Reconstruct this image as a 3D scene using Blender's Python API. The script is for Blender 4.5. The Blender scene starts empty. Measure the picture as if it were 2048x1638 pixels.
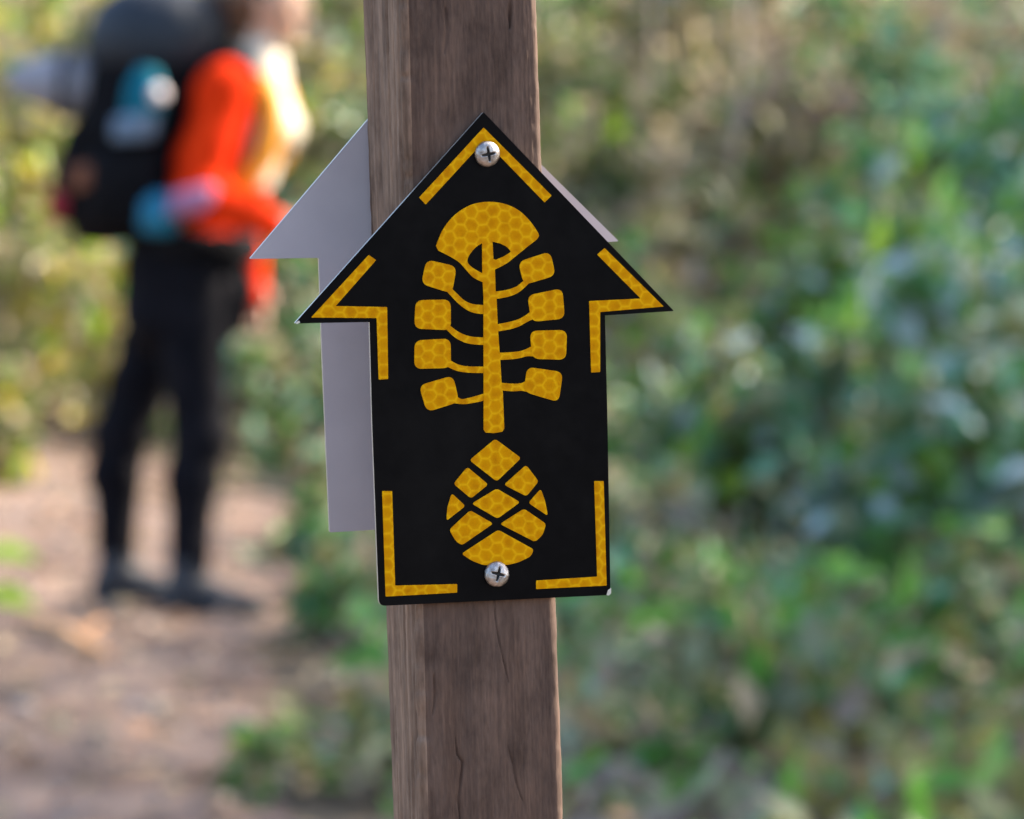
import bpy, bmesh, math, random
import numpy as np
from mathutils import Vector, Matrix, Euler
from mathutils.geometry import tessellate_polygon

R = math.radians
scene = bpy.context.scene
col = scene.collection

# ------------------------------------------------------------------ camera
W, H, F = 2048, 1638, 9697.0            # photo size and focal length in photo pixels
CAM_Z, PITCH = 1.45, R(4.005)
cam_d = bpy.data.cameras.new('camera')
cam = bpy.data.objects.new('camera', cam_d); col.objects.link(cam)
cam.location = (0, 0, CAM_Z)
cam.rotation_euler = (R(90) - PITCH, 0, 0)
cam_d.sensor_fit = 'HORIZONTAL'; cam_d.sensor_width = 36.0
cam_d.lens = F / W * 36.0
cam_d.clip_start = 0.05; cam_d.clip_end = 600
cam_d.dof.use_dof = True
cam_d.dof.focus_distance = 1.61
cam_d.dof.aperture_fstop = (cam_d.lens / 1000.0) / 0.0110
cam_d.dof.aperture_blades = 0
scene.camera = cam

# ------------------------------------------------------------------ sky, sun, exposure
SUN = Vector((0.74, 0.34, 0.58)).normalized()          # towards the sun
world = bpy.data.worlds.new('World'); scene.world = world
world.use_nodes = True
wn = world.node_tree.nodes; wl = world.node_tree.links
wn.clear()
wo = wn.new('ShaderNodeOutputWorld'); wb = wn.new('ShaderNodeBackground'); ws = wn.new('ShaderNodeTexSky')
ws.sky_type = 'NISHITA'; ws.sun_disc = False
ws.sun_elevation = math.asin(SUN.z)
ws.sun_rotation = math.atan2(SUN.x, SUN.y)
ws.air_density = 1.0; ws.dust_density = 2.5; ws.ozone_density = 1.0
wb.inputs['Strength'].default_value = 0.15
wl.new(ws.outputs[0], wb.inputs[0]); wl.new(wb.outputs[0], wo.inputs[0])
sun_d = bpy.data.lights.new('sun', 'SUN'); sun_d.energy = 4.8; sun_d.angle = R(0.5)
sun_d.color = (1.0, 0.88, 0.70)
sun_o = bpy.data.objects.new('sun', sun_d); col.objects.link(sun_o)
sun_o.rotation_euler = SUN.to_track_quat('Z', 'Y').to_euler(); sun_o.location = (8, 4, 9)
scene.view_settings.view_transform = 'Standard'
scene.view_settings.look = 'None'
scene.view_settings.exposure = 1.72
scene.view_settings.gamma = 1.0
scene.render.engine = 'CYCLES'
scene.cycles.use_denoising = True
scene.cycles.max_bounces = 6
scene.cycles.transparent_max_bounces = 4

# ------------------------------------------------------------------ helpers
def ray(px, py):
    d = Vector(((px - W / 2) / F, (H / 2 - py) / F, -1.0))
    return cam.rotation_euler.to_matrix() @ d
CAM_P = Vector((0, 0, CAM_Z))
def gx(px, Y):                                   # world x seen at photo column px at distance Y
    return (px - W / 2) / F * Y
def gz(py, Y):                                   # world z seen at photo row py at distance Y
    d = ray(W / 2, py); return CAM_Z + d.z / d.y * Y

def tag(o, label=None, cat=None, group=None, kind=None):
    if label: o['label'] = label
    if cat: o['category'] = cat
    if group: o['group'] = group
    if kind: o['kind'] = kind
    return o
def thing(name, label, cat, loc=(0, 0, 0), rot=None, group=None):
    o = bpy.data.objects.new(name, None); col.objects.link(o)
    o.location = loc; o.empty_display_size = 0.05
    if rot is not None: o.rotation_euler = rot
    return tag(o, label, cat, group)
def link(name, me, mats, parent=None):
    o = bpy.data.objects.new(name, me); col.objects.link(o)
    if mats is not None:
        if not isinstance(mats, (list, tuple)): mats = [mats]
        if len(me.materials) == 0:
            for m in mats: me.materials.append(m)
    if parent: o.parent = parent
    return o
def pydata(name, v, f, smooth=False, midx=None):
    me = bpy.data.meshes.new(name)
    me.from_pydata(v, [], f)
    if smooth: me.polygons.foreach_set('use_smooth', [True] * len(me.polygons))
    if midx is not None: me.polygons.foreach_set('material_index', midx)
    me.update(); return me
def np_mesh(name, V, Fc, smooth=False, midx=None):
    n = Fc.shape[1]
    me = bpy.data.meshes.new(name)
    me.vertices.add(len(V)); me.vertices.foreach_set('co', np.asarray(V, np.float32).ravel())
    me.loops.add(Fc.size); me.loops.foreach_set('vertex_index', Fc.astype(np.int32).ravel())
    me.polygons.add(len(Fc))
    me.polygons.foreach_set('loop_start', np.arange(0, Fc.size, n, dtype=np.int32))
    me.polygons.foreach_set('loop_total', np.full(len(Fc), n, np.int32))
    if smooth: me.polygons.foreach_set('use_smooth', np.ones(len(Fc), bool))
    if midx is not None: me.polygons.foreach_set('material_index', np.asarray(midx, np.int32))
    me.update(calc_edges=True); me.validate()
    return me

_rs = np.random.RandomState(5)
_lat = _rs.rand(256, 256)
def vnoise(x, y):
    x = np.asarray(x, float); y = np.asarray(y, float)
    xi = np.floor(x).astype(int); yi = np.floor(y).astype(int)
    fx = x - xi; fy = y - yi
    fx = fx * fx * (3 - 2 * fx); fy = fy * fy * (3 - 2 * fy)
    a = _lat[xi % 256, yi % 256]; b = _lat[(xi + 1) % 256, yi % 256]
    c = _lat[xi % 256, (yi + 1) % 256]; d = _lat[(xi + 1) % 256, (yi + 1) % 256]
    return (a * (1 - fx) + b * fx) * (1 - fy) + (c * (1 - fx) + d * fx) * fy

# ------------------------------------------------------------------ materials
def new_mat(name):
    m = bpy.data.materials.new(name); m.use_nodes = True
    nt = m.node_tree; p = nt.nodes['Principled BSDF']
    return m, nt, p
def ramp(nt, stops):
    r = nt.nodes.new('ShaderNodeValToRGB'); e = r.color_ramp.elements
    while len(e) < len(stops): e.new(0.5)
    for k, (pos, c) in enumerate(stops):
        e[k].position = pos; e[k].color = (*c, 1)
    return r
def noisy(name, c1, c2, scale=20, rough=0.7, metal=0.0, bump=0.0, stretch=(1, 1, 1), detail=6, bscale=None, spec=0.5):
    m, nt, p = new_mat(name)
    tc = nt.nodes.new('ShaderNodeTexCoord'); mp = nt.nodes.new('ShaderNodeMapping')
    mp.inputs['Scale'].default_value = stretch
    nt.links.new(tc.outputs['Object'], mp.inputs[0])
    n = nt.nodes.new('ShaderNodeTexNoise'); n.inputs['Scale'].default_value = scale; n.inputs['Detail'].default_value = detail
    nt.links.new(mp.outputs[0], n.inputs['Vector'])
    r = ramp(nt, [(0.32, c1), (0.68, c2)])
    nt.links.new(n.outputs['Fac'], r.inputs[0]); nt.links.new(r.outputs[0], p.inputs['Base Color'])
    p.inputs['Roughness'].default_value = rough; p.inputs['Metallic'].default_value = metal
    p.inputs['Specular IOR Level'].default_value = spec
    if bump:
        b = nt.nodes.new('ShaderNodeBump'); b.inputs['Strength'].default_value = bump; b.inputs['Distance'].default_value = 0.005
        if bscale:
            n2 = nt.nodes.new('ShaderNodeTexNoise'); n2.inputs['Scale'].default_value = bscale; n2.inputs['Detail'].default_value = 4
            nt.links.new(mp.outputs[0], n2.inputs['Vector']); nt.links.new(n2.outputs['Fac'], b.inputs['Height'])
        else: nt.links.new(n.outputs['Fac'], b.inputs['Height'])
        nt.links.new(b.outputs[0], p.inputs['Normal'])
    return m
def leaf_mat(name, c, c2=None, rough=0.4, trans=0.35, spec=0.5):
    m, nt, p = new_mat(name)
    c2 = c2 or tuple(min(1, x * 1.5) for x in c)
    tc = nt.nodes.new('ShaderNodeTexCoord')
    n = nt.nodes.new('ShaderNodeTexNoise'); n.inputs['Scale'].default_value = 9.0; n.inputs['Detail'].default_value = 3
    nt.links.new(tc.outputs['Object'], n.inputs['Vector'])
    r = ramp(nt, [(0.35, c), (0.65, c2)])
    nt.links.new(n.outputs['Fac'], r.inputs[0]); nt.links.new(r.outputs[0], p.inputs['Base Color'])
    p.inputs['Roughness'].default_value = rough; p.inputs['Specular IOR Level'].default_value = spec
    t = nt.nodes.new('ShaderNodeBsdfTranslucent'); mx = nt.nodes.new('ShaderNodeMixShader')
    nt.links.new(r.outputs[0], t.inputs['Color'])
    mx.inputs[0].default_value = trans
    out = nt.nodes['Material Output']
    nt.links.new(p.outputs[0], mx.inputs[1]); nt.links.new(t.outputs[0], mx.inputs[2]); nt.links.new(mx.outputs[0], out.inputs['Surface'])
    return m

M = {}
def yellow_sheeting():
    """prismatic sheeting: hexagonal cells with paler seams, darker spot inside each"""
    m, nt, p = new_mat('yellow_reflective_sheeting')
    N = nt.nodes.new; L = nt.links.new
    def vm(op, a, b=None):
        n = N('ShaderNodeVectorMath'); n.operation = op
        for k, x in enumerate((a, b)):
            if x is None: continue
            if isinstance(x, tuple): n.inputs[k].default_value = x
            else: L(x, n.inputs[k])
        return n
    def ma(op, a, b=None):
        n = N('ShaderNodeMath'); n.operation = op
        for k, x in enumerate((a, b)):
            if x is None: continue
            if isinstance(x, (int, float)): n.inputs[k].default_value = x
            else: L(x, n.inputs[k])
        return n.outputs[0]
    tc = N('ShaderNodeTexCoord'); sx = N('ShaderNodeSeparateXYZ'); L(tc.outputs['Object'], sx.inputs[0])
    cx = N('ShaderNodeCombineXYZ'); L(sx.outputs['X'], cx.inputs['X']); L(sx.outputs['Z'], cx.inputs['Y'])
    rot = N('ShaderNodeVectorRotate'); rot.rotation_type = 'Z_AXIS'; rot.inputs['Angle'].default_value = R(31)
    L(cx.outputs[0], rot.inputs['Vector'])
    jit = N('ShaderNodeTexNoise'); jit.inputs['Scale'].default_value = 130
    L(cx.outputs[0], jit.inputs['Vector'])
    js = vm('SCALE', jit.outputs['Color']); js.inputs['Scale'].default_value = 0.42
    sc = vm('SCALE', rot.outputs[0]); sc.inputs['Scale'].default_value = 1 / 0.0043
    sc2 = vm('ADD', sc.outputs[0], js.outputs[0])
    q = vm('ADD', sc2.outputs[0], (200.0, 200 * 1.7320508, 0.0)).outputs[0]
    rr = (1.0, 1.7320508, 1.0); hh = (0.5, 0.8660254, 0.0)
    a = vm('SUBTRACT', vm('MODULO', q, rr).outputs[0], hh).outputs[0]
    b = vm('SUBTRACT', vm('MODULO', vm('SUBTRACT', q, hh).outputs[0], rr).outputs[0], hh).outputs[0]
    def hd(v):
        ab = vm('ABSOLUTE', v).outputs[0]
        s = N('ShaderNodeSeparateXYZ'); L(ab, s.inputs[0])
        return ma('MAXIMUM', s.outputs['X'], ma('ADD', ma('MULTIPLY', s.outputs['X'], 0.5), ma('MULTIPLY', s.outputs['Y'], 0.8660254)))
    d = ma('MINIMUM', hd(a), hd(b))
    r = ramp(nt, [(0.0, (0.49, 0.205, 0.0002)), (0.22, (0.52, 0.225, 0.0002)), (0.36, (0.54, 0.245, 0.0003)), (0.44, (0.61, 0.305, 0.0015)), (0.5, (0.66, 0.345, 0.003))])
    L(d, r.inputs[0])
    n = N('ShaderNodeTexNoise'); n.inputs['Scale'].default_value = 300; n.inputs['Detail'].default_value = 5
    L(tc.outputs['Object'], n.inputs['Vector'])
    mx = N('ShaderNodeMixRGB'); mx.blend_type = 'MULTIPLY'; mx.inputs[0].default_value = 0.55
    r2 = ramp(nt, [(0.32, (0.74, 0.62, 0.5)), (0.52, (1, 1, 1)), (0.72, (1.0, 1.06, 1.0))]); L(n.outputs['Fac'], r2.inputs[0])
    L(r.outputs[0], mx.inputs[1]); L(r2.outputs[0], mx.inputs[2]); L(mx.outputs[0], p.inputs['Base Color'])
    p.inputs['Roughness'].default_value = 0.5; p.inputs['Specular IOR Level'].default_value = 0.04
    bp = N('ShaderNodeBump'); bp.inputs['Strength'].default_value = 0.12; bp.inputs['Distance'].default_value = 0.0004
    L(d, bp.inputs['Height']); L(bp.outputs[0], p.inputs['Normal'])
    return m
M['yellow'] = yellow_sheeting()
def worn_black():
    m, nt, p = new_mat('black_sign_face')
    N = nt.nodes.new; L = nt.links.new
    tc = N('ShaderNodeTexCoord')
    n1 = N('ShaderNodeTexNoise'); n1.inputs['Scale'].default_value = 160; n1.inputs['Detail'].default_value = 6; L(tc.outputs['Object'], n1.inputs['Vector'])
    n2 = N('ShaderNodeTexNoise'); n2.inputs['Scale'].default_value = 17; n2.inputs['Detail'].default_value = 7; n2.inputs['Roughness'].default_value = 0.7; L(tc.outputs['Object'], n2.inputs['Vector'])
    mp = N('ShaderNodeMapping'); mp.inputs['Rotation'].default_value = (0, R(24), 0); mp.inputs['Scale'].default_value = (40, 1, 900); L(tc.outputs['Object'], mp.inputs[0])
    n3 = N('ShaderNodeTexNoise'); n3.inputs['Scale'].default_value = 1.0; n3.inputs['Detail'].default_value = 3; L(mp.outputs[0], n3.inputs['Vector'])
    r1 = ramp(nt, [(0.3, (0.0015, 0.0014, 0.0019)), (0.7, (0.0028, 0.0026, 0.0032))]); L(n1.outputs['Fac'], r1.inputs[0])
    r2 = ramp(nt, [(0.48, (0, 0, 0)), (0.80, (0.55, 0.55, 0.55))]); L(n2.outputs['Fac'], r2.inputs[0])
    r3 = ramp(nt, [(0.70, (0, 0, 0)), (0.76, (0.22, 0.22, 0.22))]); L(n3.outputs['Fac'], r3.inputs[0])
    ad = N('ShaderNodeMath'); ad.operation = 'ADD'; L(r2.outputs[0], ad.inputs[0]); L(r3.outputs[0], ad.inputs[1])
    mx = N('ShaderNodeMixRGB'); mx.inputs[2].default_value = (0.0105, 0.0098, 0.0092, 1); L(ad.outputs[0], mx.inputs[0]); L(r1.outputs[0], mx.inputs[1]); L(mx.outputs[0], p.inputs['Base Color'])
    rr = N('ShaderNodeMapRange'); rr.inputs['To Min'].default_value = 0.30; rr.inputs['To Max'].default_value = 0.58; L(n2.outputs['Fac'], rr.inputs['Value']); L(rr.outputs[0], p.inputs['Roughness'])
    p.inputs['Specular IOR Level'].default_value = 0.06
    bp = N('ShaderNodeBump'); bp.inputs['Strength'].default_value = 0.10; bp.inputs['Distance'].default_value = 0.0006; L(n2.outputs['Fac'], bp.inputs['Height']); L(bp.outputs[0], p.inputs['Normal'])
    return m
M['black'] = worn_black()
M['alu_edge'] = noisy('bare_aluminium_edge', (0.50, 0.49, 0.47), (0.64, 0.63, 0.60), 300, 0.45, 0.6)
M['alu_back'] = noisy('dull_aluminium_back', (0.37, 0.345, 0.375), (0.48, 0.45, 0.48), 16, 0.5, 0.0, bump=0.06, spec=0.3, detail=10)
M['steel'] = noisy('zinc_screw', (0.20, 0.185, 0.185), (0.50, 0.48, 0.48), 520, 0.45, 1.0, bump=0.15)
M['recess_dark'] = noisy('screw_recess_dark', (0.012, 0.011, 0.011), (0.03, 0.028, 0.027), 900, 0.8)  # dark tone for the faces deep inside the screw recess

def wood(name, dark, mid, light, grey):
    m, nt, p = new_mat(name)
    N = nt.nodes.new; L = nt.links.new
    tc = N('ShaderNodeTexCoord')
    def nz(scale, st, det=6):
        mp = N('ShaderNodeMapping'); mp.inputs['Scale'].default_value = st; L(tc.outputs['Object'], mp.inputs[0])
        n = N('ShaderNodeTexNoise'); n.inputs['Scale'].default_value = scale; n.inputs['Detail'].default_value = det; n.inputs['Roughness'].default_value = 0.62
        L(mp.outputs[0], n.inputs['Vector']); return n
    g = nz(260, (1, 1, 0.055)); b = nz(38, (1, 1, 0.22)); f = nz(900, (1, 1, 0.16), 3)
    r1 = ramp(nt, [(0.28, dark), (0.5, mid), (0.74, light)]); L(g.outputs['Fac'], r1.inputs[0])
    r2 = ramp(nt, [(0.35, (0.0, 0, 0)), (0.7, (1, 1, 1))]); L(b.outputs['Fac'], r2.inputs[0])
    mx = N('ShaderNodeMixRGB'); L(r2.outputs[0], mx.inputs[0]); L(r1.outputs[0], mx.inputs[1]); mx.inputs[2].default_value = (*grey, 1)
    mh = N('ShaderNodeMath'); mh.operation = 'MULTIPLY'; mh.inputs[1].default_value = 0.6; L(r2.outputs[0], mh.inputs[0]); L(mh.outputs[0], mx.inputs[0])
    r3 = ramp(nt, [(0.3, (0.74, 0.72, 0.72)), (0.65, (1.06, 1.05, 1.05))]); L(f.outputs['Fac'], r3.inputs[0])
    m2 = N('ShaderNodeMixRGB'); m2.blend_type = 'MULTIPLY'; m2.inputs[0].default_value = 0.8
    L(mx.outputs[0], m2.inputs[1]); L(r3.outputs[0], m2.inputs[2])
    h = nz(95, (1, 1, 0.5), 10); r4 = ramp(nt, [(0.32, (0.55, 0.51, 0.49)), (0.48, (0.96, 0.95, 0.95)), (0.68, (1.28, 1.24, 1.20))]); L(h.outputs['Fac'], r4.inputs[0])
    m3 = N('ShaderNodeMixRGB'); m3.blend_type = 'MULTIPLY'; m3.inputs[0].default_value = 0.9
    L(m2.outputs[0], m3.inputs[1]); L(r4.outputs[0], m3.inputs[2])
    k = nz(22, (1.2, 1.2, 0.30), 5); r5 = ramp(nt, [(0.60, (1, 1, 1)), (0.72, (0.62, 0.58, 0.56))]); L(k.outputs['Fac'], r5.inputs[0])
    m4 = N('ShaderNodeMixRGB'); m4.blend_type = 'MULTIPLY'; m4.inputs[0].default_value = 0.8
    L(m3.outputs[0], m4.inputs[1]); L(r5.outputs[0], m4.inputs[2]); L(m4.outputs[0], p.inputs['Base Color'])
    p.inputs['Roughness'].default_value = 0.78; p.inputs['Specular IOR Level'].default_value = 0.25
    bp = N('ShaderNodeBump'); bp.inputs['Strength'].default_value = 0.6; bp.inputs['Distance'].default_value = 0.0008
    hs = N('ShaderNodeMath'); hs.operation = 'ADD'; L(g.outputs['Fac'], hs.inputs[0]); L(h.outputs['Fac'], hs.inputs[1]); L(hs.outputs[0], bp.inputs['Height']); L(bp.outputs[0], p.inputs['Normal'])
    return m
M['wood_front'] = wood('darker_front_timber', (0.056, 0.033, 0.024), (0.093, 0.058, 0.043), (0.134, 0.087, 0.066), (0.097, 0.066, 0.053))
M['wood_side'] = wood('paler_side_timber', (0.085, 0.052, 0.034), (0.20, 0.132, 0.093), (0.34, 0.238, 0.172), (0.24, 0.165, 0.125))  # paler tone on the sides and top than on the front

# ------------------------------------------------------------------ terrain
PATH = [(0.4, -8), (0.1, 0), (-0.35, 5), (-1.22, 9.4), (-1.42, 13.0), (-1.62, 16.0), (-2.4, 18.6), (-4.6, 20.6), (-9, 22)]
def path_d(x, y):
    """distance to the path's centre line (numpy arrays)"""
    best = np.full(np.shape(x), 1e9)
    for (x0, y0), (x1, y1) in zip(PATH[:-1], PATH[1:]):
        dx, dy = x1 - x0, y1 - y0
        t = np.clip(((x - x0) * dx + (y - y0) * dy) / (dx * dx + dy * dy), 0, 1)
        best = np.minimum(best, np.hypot(x - x0 - t * dx, y - y0 - t * dy))
    return best
def ground_z(x, y):
    x = np.asarray(x, float); y = np.asarray(y, float)
    d = path_d(x, y)
    off = np.clip((d - 0.75) / 0.8, 0, 1); off = off * off * (3 - 2 * off)
    t = np.clip(y - 18.2 + 0.25 * x, 0, None)
    hill = 0.24 * t * t / (t + 2.0)
    bumps = (vnoise(x * 0.9 + 7, y * 0.9 + 3) - 0.5) * 0.16 + (vnoise(x * 3.1, y * 3.1) - 0.5) * 0.06
    fine = (vnoise(x * 9, y * 9) - 0.5) * 0.02
    return off * (0.05 + bumps) + fine + hill
def gzv(x, y): return float(ground_z(np.array([x]), np.array([y]))[0])
def axis(pts):
    out = []
    for (a, b, n) in pts: out += list(np.linspace(a, b, n, endpoint=False))
    return np.array(out + [pts[-1][1]])
gxs = axis([(-300, -30, 14), (-30, -6, 24), (-6, 6, 150), (6, 30, 24), (30, 300, 14)])
gys = axis([(-100, -10, 10), (-10, 6, 40), (6, 24, 220), (24, 50, 52), (50, 300, 20)])
X, Y = np.meshgrid(gxs, gys)
Z = ground_z(X, np.minimum(Y, 60))
V = np.stack([X.ravel(), Y.ravel(), Z.ravel()], 1)
nx, ny = len(gxs), len(gys)
ii = (np.arange(ny - 1)[:, None] * nx + np.arange(nx - 1)[None]).ravel()
Fq = np.stack([ii, ii + 1, ii + nx + 1, ii + nx], 1)
M['soil'] = noisy('forest_soil', (0.070, 0.052, 0.034), (0.16, 0.125, 0.088), 3.2, 0.95, bump=0.6, bscale=30, spec=0.1)
tag(link('ground', np_mesh('ground', V, Fq, True), M['soil']), kind='structure')
# the worn path: its own sheet, uneven edges
pts = []
P = np.array(PATH, float)
tt = np.linspace(0, len(P) - 1, 260)
def cr(t):
    i = int(min(max(math.floor(t), 0), len(P) - 2)); f = t - i
    p0 = P[max(i - 1, 0)]; p1 = P[i]; p2 = P[i + 1]; p3 = P[min(i + 2, len(P) - 1)]
    return 0.5 * ((2 * p1) + (-p0 + p2) * f + (2 * p0 - 5 * p1 + 4 * p2 - p3) * f * f + (-p0 + 3 * p1 - 3 * p2 + p3) * f ** 3)
pv = []; nc = 26
for k, t in enumerate(tt):
    c = cr(t); d = cr(min(t + 0.02, len(P) - 1)) - cr(max(t - 0.02, 0)); d /= np.linalg.norm(d) + 1e-9
    nrm = np.array([-d[1], d[0]])
    wl_ = 0.76 + 0.16 * (vnoise(k * 0.21, 1.5) - 0.5) * 2; wr_ = 0.80 + 0.16 * (vnoise(k * 0.23, 9.5) - 0.5) * 2
    for j in range(nc + 1):
        s = -wr_ + (wr_ + wl_) * j / nc
        q = c + nrm * s
        pv.append((q[0], q[1], gzv(q[0], q[1]) + 0.012 - 0.012 * (abs(j - nc / 2) / (nc / 2)) ** 6))
pf = [(k * (nc + 1) + j, k * (nc + 1) + j + 1, (k + 1) * (nc + 1) + j + 1, (k + 1) * (nc + 1) + j) for k in range(len(tt) - 1) for j in range(nc)]
M['path'] = noisy('trodden_earth', (0.132, 0.087, 0.066), (0.250, 0.178, 0.144), 2.6, 0.95, bump=0.6, bscale=40, spec=0.1)
tag(link('path', pydata('path', pv, pf, True), M['path']), kind='structure')

# ------------------------------------------------------------------ the post and its two signs
P0c = CAM_P + ray(975, 720) * 1.6
YAW, ROLL = R(13.0), R(-1.7)
SM = Matrix.Translation(P0c) @ Matrix.Rotation(YAW, 4, 'Z') @ Matrix.Rotation(ROLL, 4, 'Y')
SMi = SM.inverted()
def on_sign(px, py, off=0.0):
    """photo pixel -> (x, z) in the sign's own plane (off = metres behind its front face)"""
    o = SMi @ CAM_P; d = SMi.to_3x3() @ ray(px, py)
    t = (off - o.y) / d.y
    p = o + d * t
    return (p.x, p.z)

PLATE_T = 0.0016
POST_Y0 = PLATE_T + 0.0007; POST_D = 0.048
def post_edges():
    a = np.array([on_sign(px, py, POST_Y0) for px, py in ((798, 0), (811, 330), (830, 1230), (838, 1638))])
    b = np.array([on_sign(px, py, POST_Y0) for px, py in ((1075, 0), (1088, 340), (1117, 1230), (1126, 1638))])
    c = np.array([on_sign(px, py, POST_Y0 + POST_D) for px, py in ((720, 0), (732, 300), (769, 1230), (781, 1638))])
    return np.polyfit(a[:, 1], a[:, 0], 1), np.polyfit(b[:, 1], b[:, 0], 1), np.polyfit(c[:, 1], c[:, 0], 1)
PL, PR, PB = post_edges()                  # front-left, front-right and rear-left arrises: the timber is slightly out of square
def build_post():
    rad = 0.0030
    zb = -1.42; zt = 0.46
    zs = np.concatenate([np.linspace(zb, -0.18, 60, endpoint=False), np.linspace(-0.18, 0.145, 470, endpoint=False), np.linspace(0.145, zt, 40)])
    Wd = 0.0475
    # perimeter: start front-left corner, go right along the front (y=0), round the back
    per = []   # (x, y, nx, ny, side) in box Wd x POST_D
    def seg(x0, y0, x1, y1, n, nrm, side):
        for k in range(n):
            t = k / n; per.append((x0 + (x1 - x0) * t, y0 + (y1 - y0) * t, nrm[0], nrm[1], side))
    def arc(cx, cy, a0, a1, n, side):
        for k in range(n):
            a = a0 + (a1 - a0) * k / n; per.append((cx + rad * math.cos(a), cy + rad * math.sin(a), math.cos(a), math.sin(a), side))
    pi = math.pi
    seg(rad, 0, Wd - rad, 0, 150, (0, -1), 0)
    arc(Wd - rad, rad, -pi / 2, 0, 8, 0)
    seg(Wd, rad, Wd, POST_D - rad, 40, (1, 0), 1)
    arc(Wd - rad, POST_D - rad, 0, pi / 2, 6, 1)
    seg(Wd - rad, POST_D, rad, POST_D, 30, (0, 1), 1)
    arc(rad, POST_D - rad, pi / 2, pi, 8, 1)
    seg(0, POST_D - rad, 0, rad, 110, (-1, 0), 1)
    arc(rad, rad, pi, 1.5 * pi, 12, 1)
    per = np.array(per); n = len(per)
    s = np.arange(n) * 0.00034
    Sg, Zg = np.meshgrid(s, zs)
    th = Sg / (n * 0.00034)
    # grain, gentle waviness
    disp = (vnoise(Sg * 620, Zg * 17) - 0.5) * 0.00028 + (vnoise(Sg * 1500 + 40, Zg * 34) - 0.5) * 0.00018
    disp += (vnoise(Sg * 150 + 11, Zg * 9) - 0.5) * 0.0007
    disp += (vnoise(Sg * 2600, Zg * 420) - 0.5) * 0.00016 + (vnoise(Sg * 900, Zg * 260) - 0.5) * 0.00022
    front = per[:, 4] == 0
    # worn arrises: small chips and rounding that vary along the length
    for cx_ in (0.0, Wd):
        near = np.clip(1 - np.hypot(per[:, 0] - cx_, per[:, 1]) / 0.0055, 0, 1)[None, :]
        disp -= (1.0 if cx_ == 0 else 0.25) * near * (np.clip(vnoise(Zg * 75 + cx_ * 900, Zg * 0 + 2.5) - 0.45, 0, 1) * 0.0030 + np.clip(vnoise(Zg * 330 + cx_ * 500, Zg * 0 + 7.5) - 0.6, 0, 1) * 0.0025)
    xs = per[:, 0]
    # drying cracks, traced in the face's plane
    def crack(pxs, width, depth):
        q = np.array([on_sign(a, b, POST_Y0) for a, b in pxs])
        zc = q[:, 1][::-1]; xc = q[:, 0][::-1]
        m = (zs >= zc[0]) & (zs <= zc[-1])
        for r in np.where(m)[0]:
            z = zs[r]; x = np.interp(z, zc, xc) + (vnoise(z * 500, 3.3) - 0.5) * 0.0003
            t = (z - zc[0]) / (zc[-1] - zc[0]); w = width * (0.35 + 0.65 * math.sin(math.pi * min(max(t, 0.04), 0.96)))
            xw = xs * (np.polyval(PR, z) - np.polyval(PL, z)) / Wd + np.polyval(PL, z)
            dd = np.abs(xw - x) / w
            g = np.clip(1 - dd, 0, 1) * front * (0.25 + 0.75 * vnoise(z * 160, width * 9000))
            disp[r] -= g * depth
    def z7(x, y): return (700 + x * 0.27956, 1180 + y * 0.27956)
    def z6(x, y): return (680 + x * 0.2564, y * 0.2564)
    crack([z7(1030, 60), z7(1045, 250), z7(1075, 400), z7(1110, 560), z7(1135, 660)], 0.00040, 0.0014)
    crack([z7(1128, 1110), z7(1165, 1250), z7(1190, 1390), z7(1240, 1520)], 0.00040, 0.0012)
    crack([z7(750, 1060), z7(768, 1180), z7(802, 1230), z7(796, 1330), z7(775, 1480), z7(785, 1700)], 0.0006, 0.0016)
    crack([z7(600, 600), z7(612, 740), z7(590, 900)], 0.0006, 0.0010)
    crack([z6(1330, -60), z6(1332, 100), z6(1322, 220)], 0.0009, 0.0020)
    crack([z6(820, 60), z6(835, 200), z6(815, 420)], 0.0012, 0.0008)
    # torn pockets along the left arris
    def pocket(px, py0, py1, width, depth):
        za = on_sign(px, py1, POST_Y0)[1]; zb2 = on_sign(px, py0, POST_Y0)[1]
        for r in np.where((zs > za) & (zs < zb2))[0]:
            t = (zs[r] - za) / (zb2 - za); k = math.sin(math.pi * t) ** 0.6
            z = zs[r]; xc = on_sign(px, 0.5 * (py0 + py1), POST_Y0)[0] - np.polyval(PL, z)
            g = np.clip(1 - np.abs(xs - xc) / (width * k + 1e-6), 0, 1) ** 0.6 * (per[:, 1] < 0.012)
            disp[r] -= g * depth * k
    pocket(784, 88, 140, 0.0015, 0.0022); pocket(791, 160, 246, 0.0016, 0.0026)
    # grooves down the left face
    left = per[:, 0] < 0.0005
    gl = np.clip(np.abs(vnoise(per[:, 1] * 330 + 5, 0.5)[None, :] + 0.25 * (vnoise(Zg * 14, Sg * 60) - 0.5) - 0.5) * 6, 0, 1)
    disp -= (1 - gl) * 0.0009 * left[None, :]
    wx = (np.polyval(PR, zs) - np.polyval(PL, zs)) / Wd
    skew = (np.polyval(PB, zs) - np.polyval(PL, zs))[:, None] * np.clip(per[None, :, 1] / POST_D, 0, 1) * np.clip(1 - per[None, :, 0] / Wd, 0, 1)
    Xv = per[None, :, 0] * wx[:, None] + np.polyval(PL, zs)[:, None] + skew + per[None, :, 2] * disp
    Yv = POST_Y0 + per[None, :, 1] + per[None, :, 3] * disp
    V = np.stack([Xv, Yv, Zg], 2).reshape(-1, 3)
    # behind the plates the faces stay flat enough not to poke through
    rws = len(zs)
    a = (np.arange(rws - 1)[:, None] * n + np.arange(n)[None]).ravel()
    b = (np.arange(rws - 1)[:, None] * n + (np.arange(n)[None] + 1) % n).ravel()
    Fc = np.stack([a, b, b + n, a + n], 1)
    mi = np.tile(per[:, 4].astype(int), rws - 1)
    c = len(V); top = (rws - 1) * n
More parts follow.
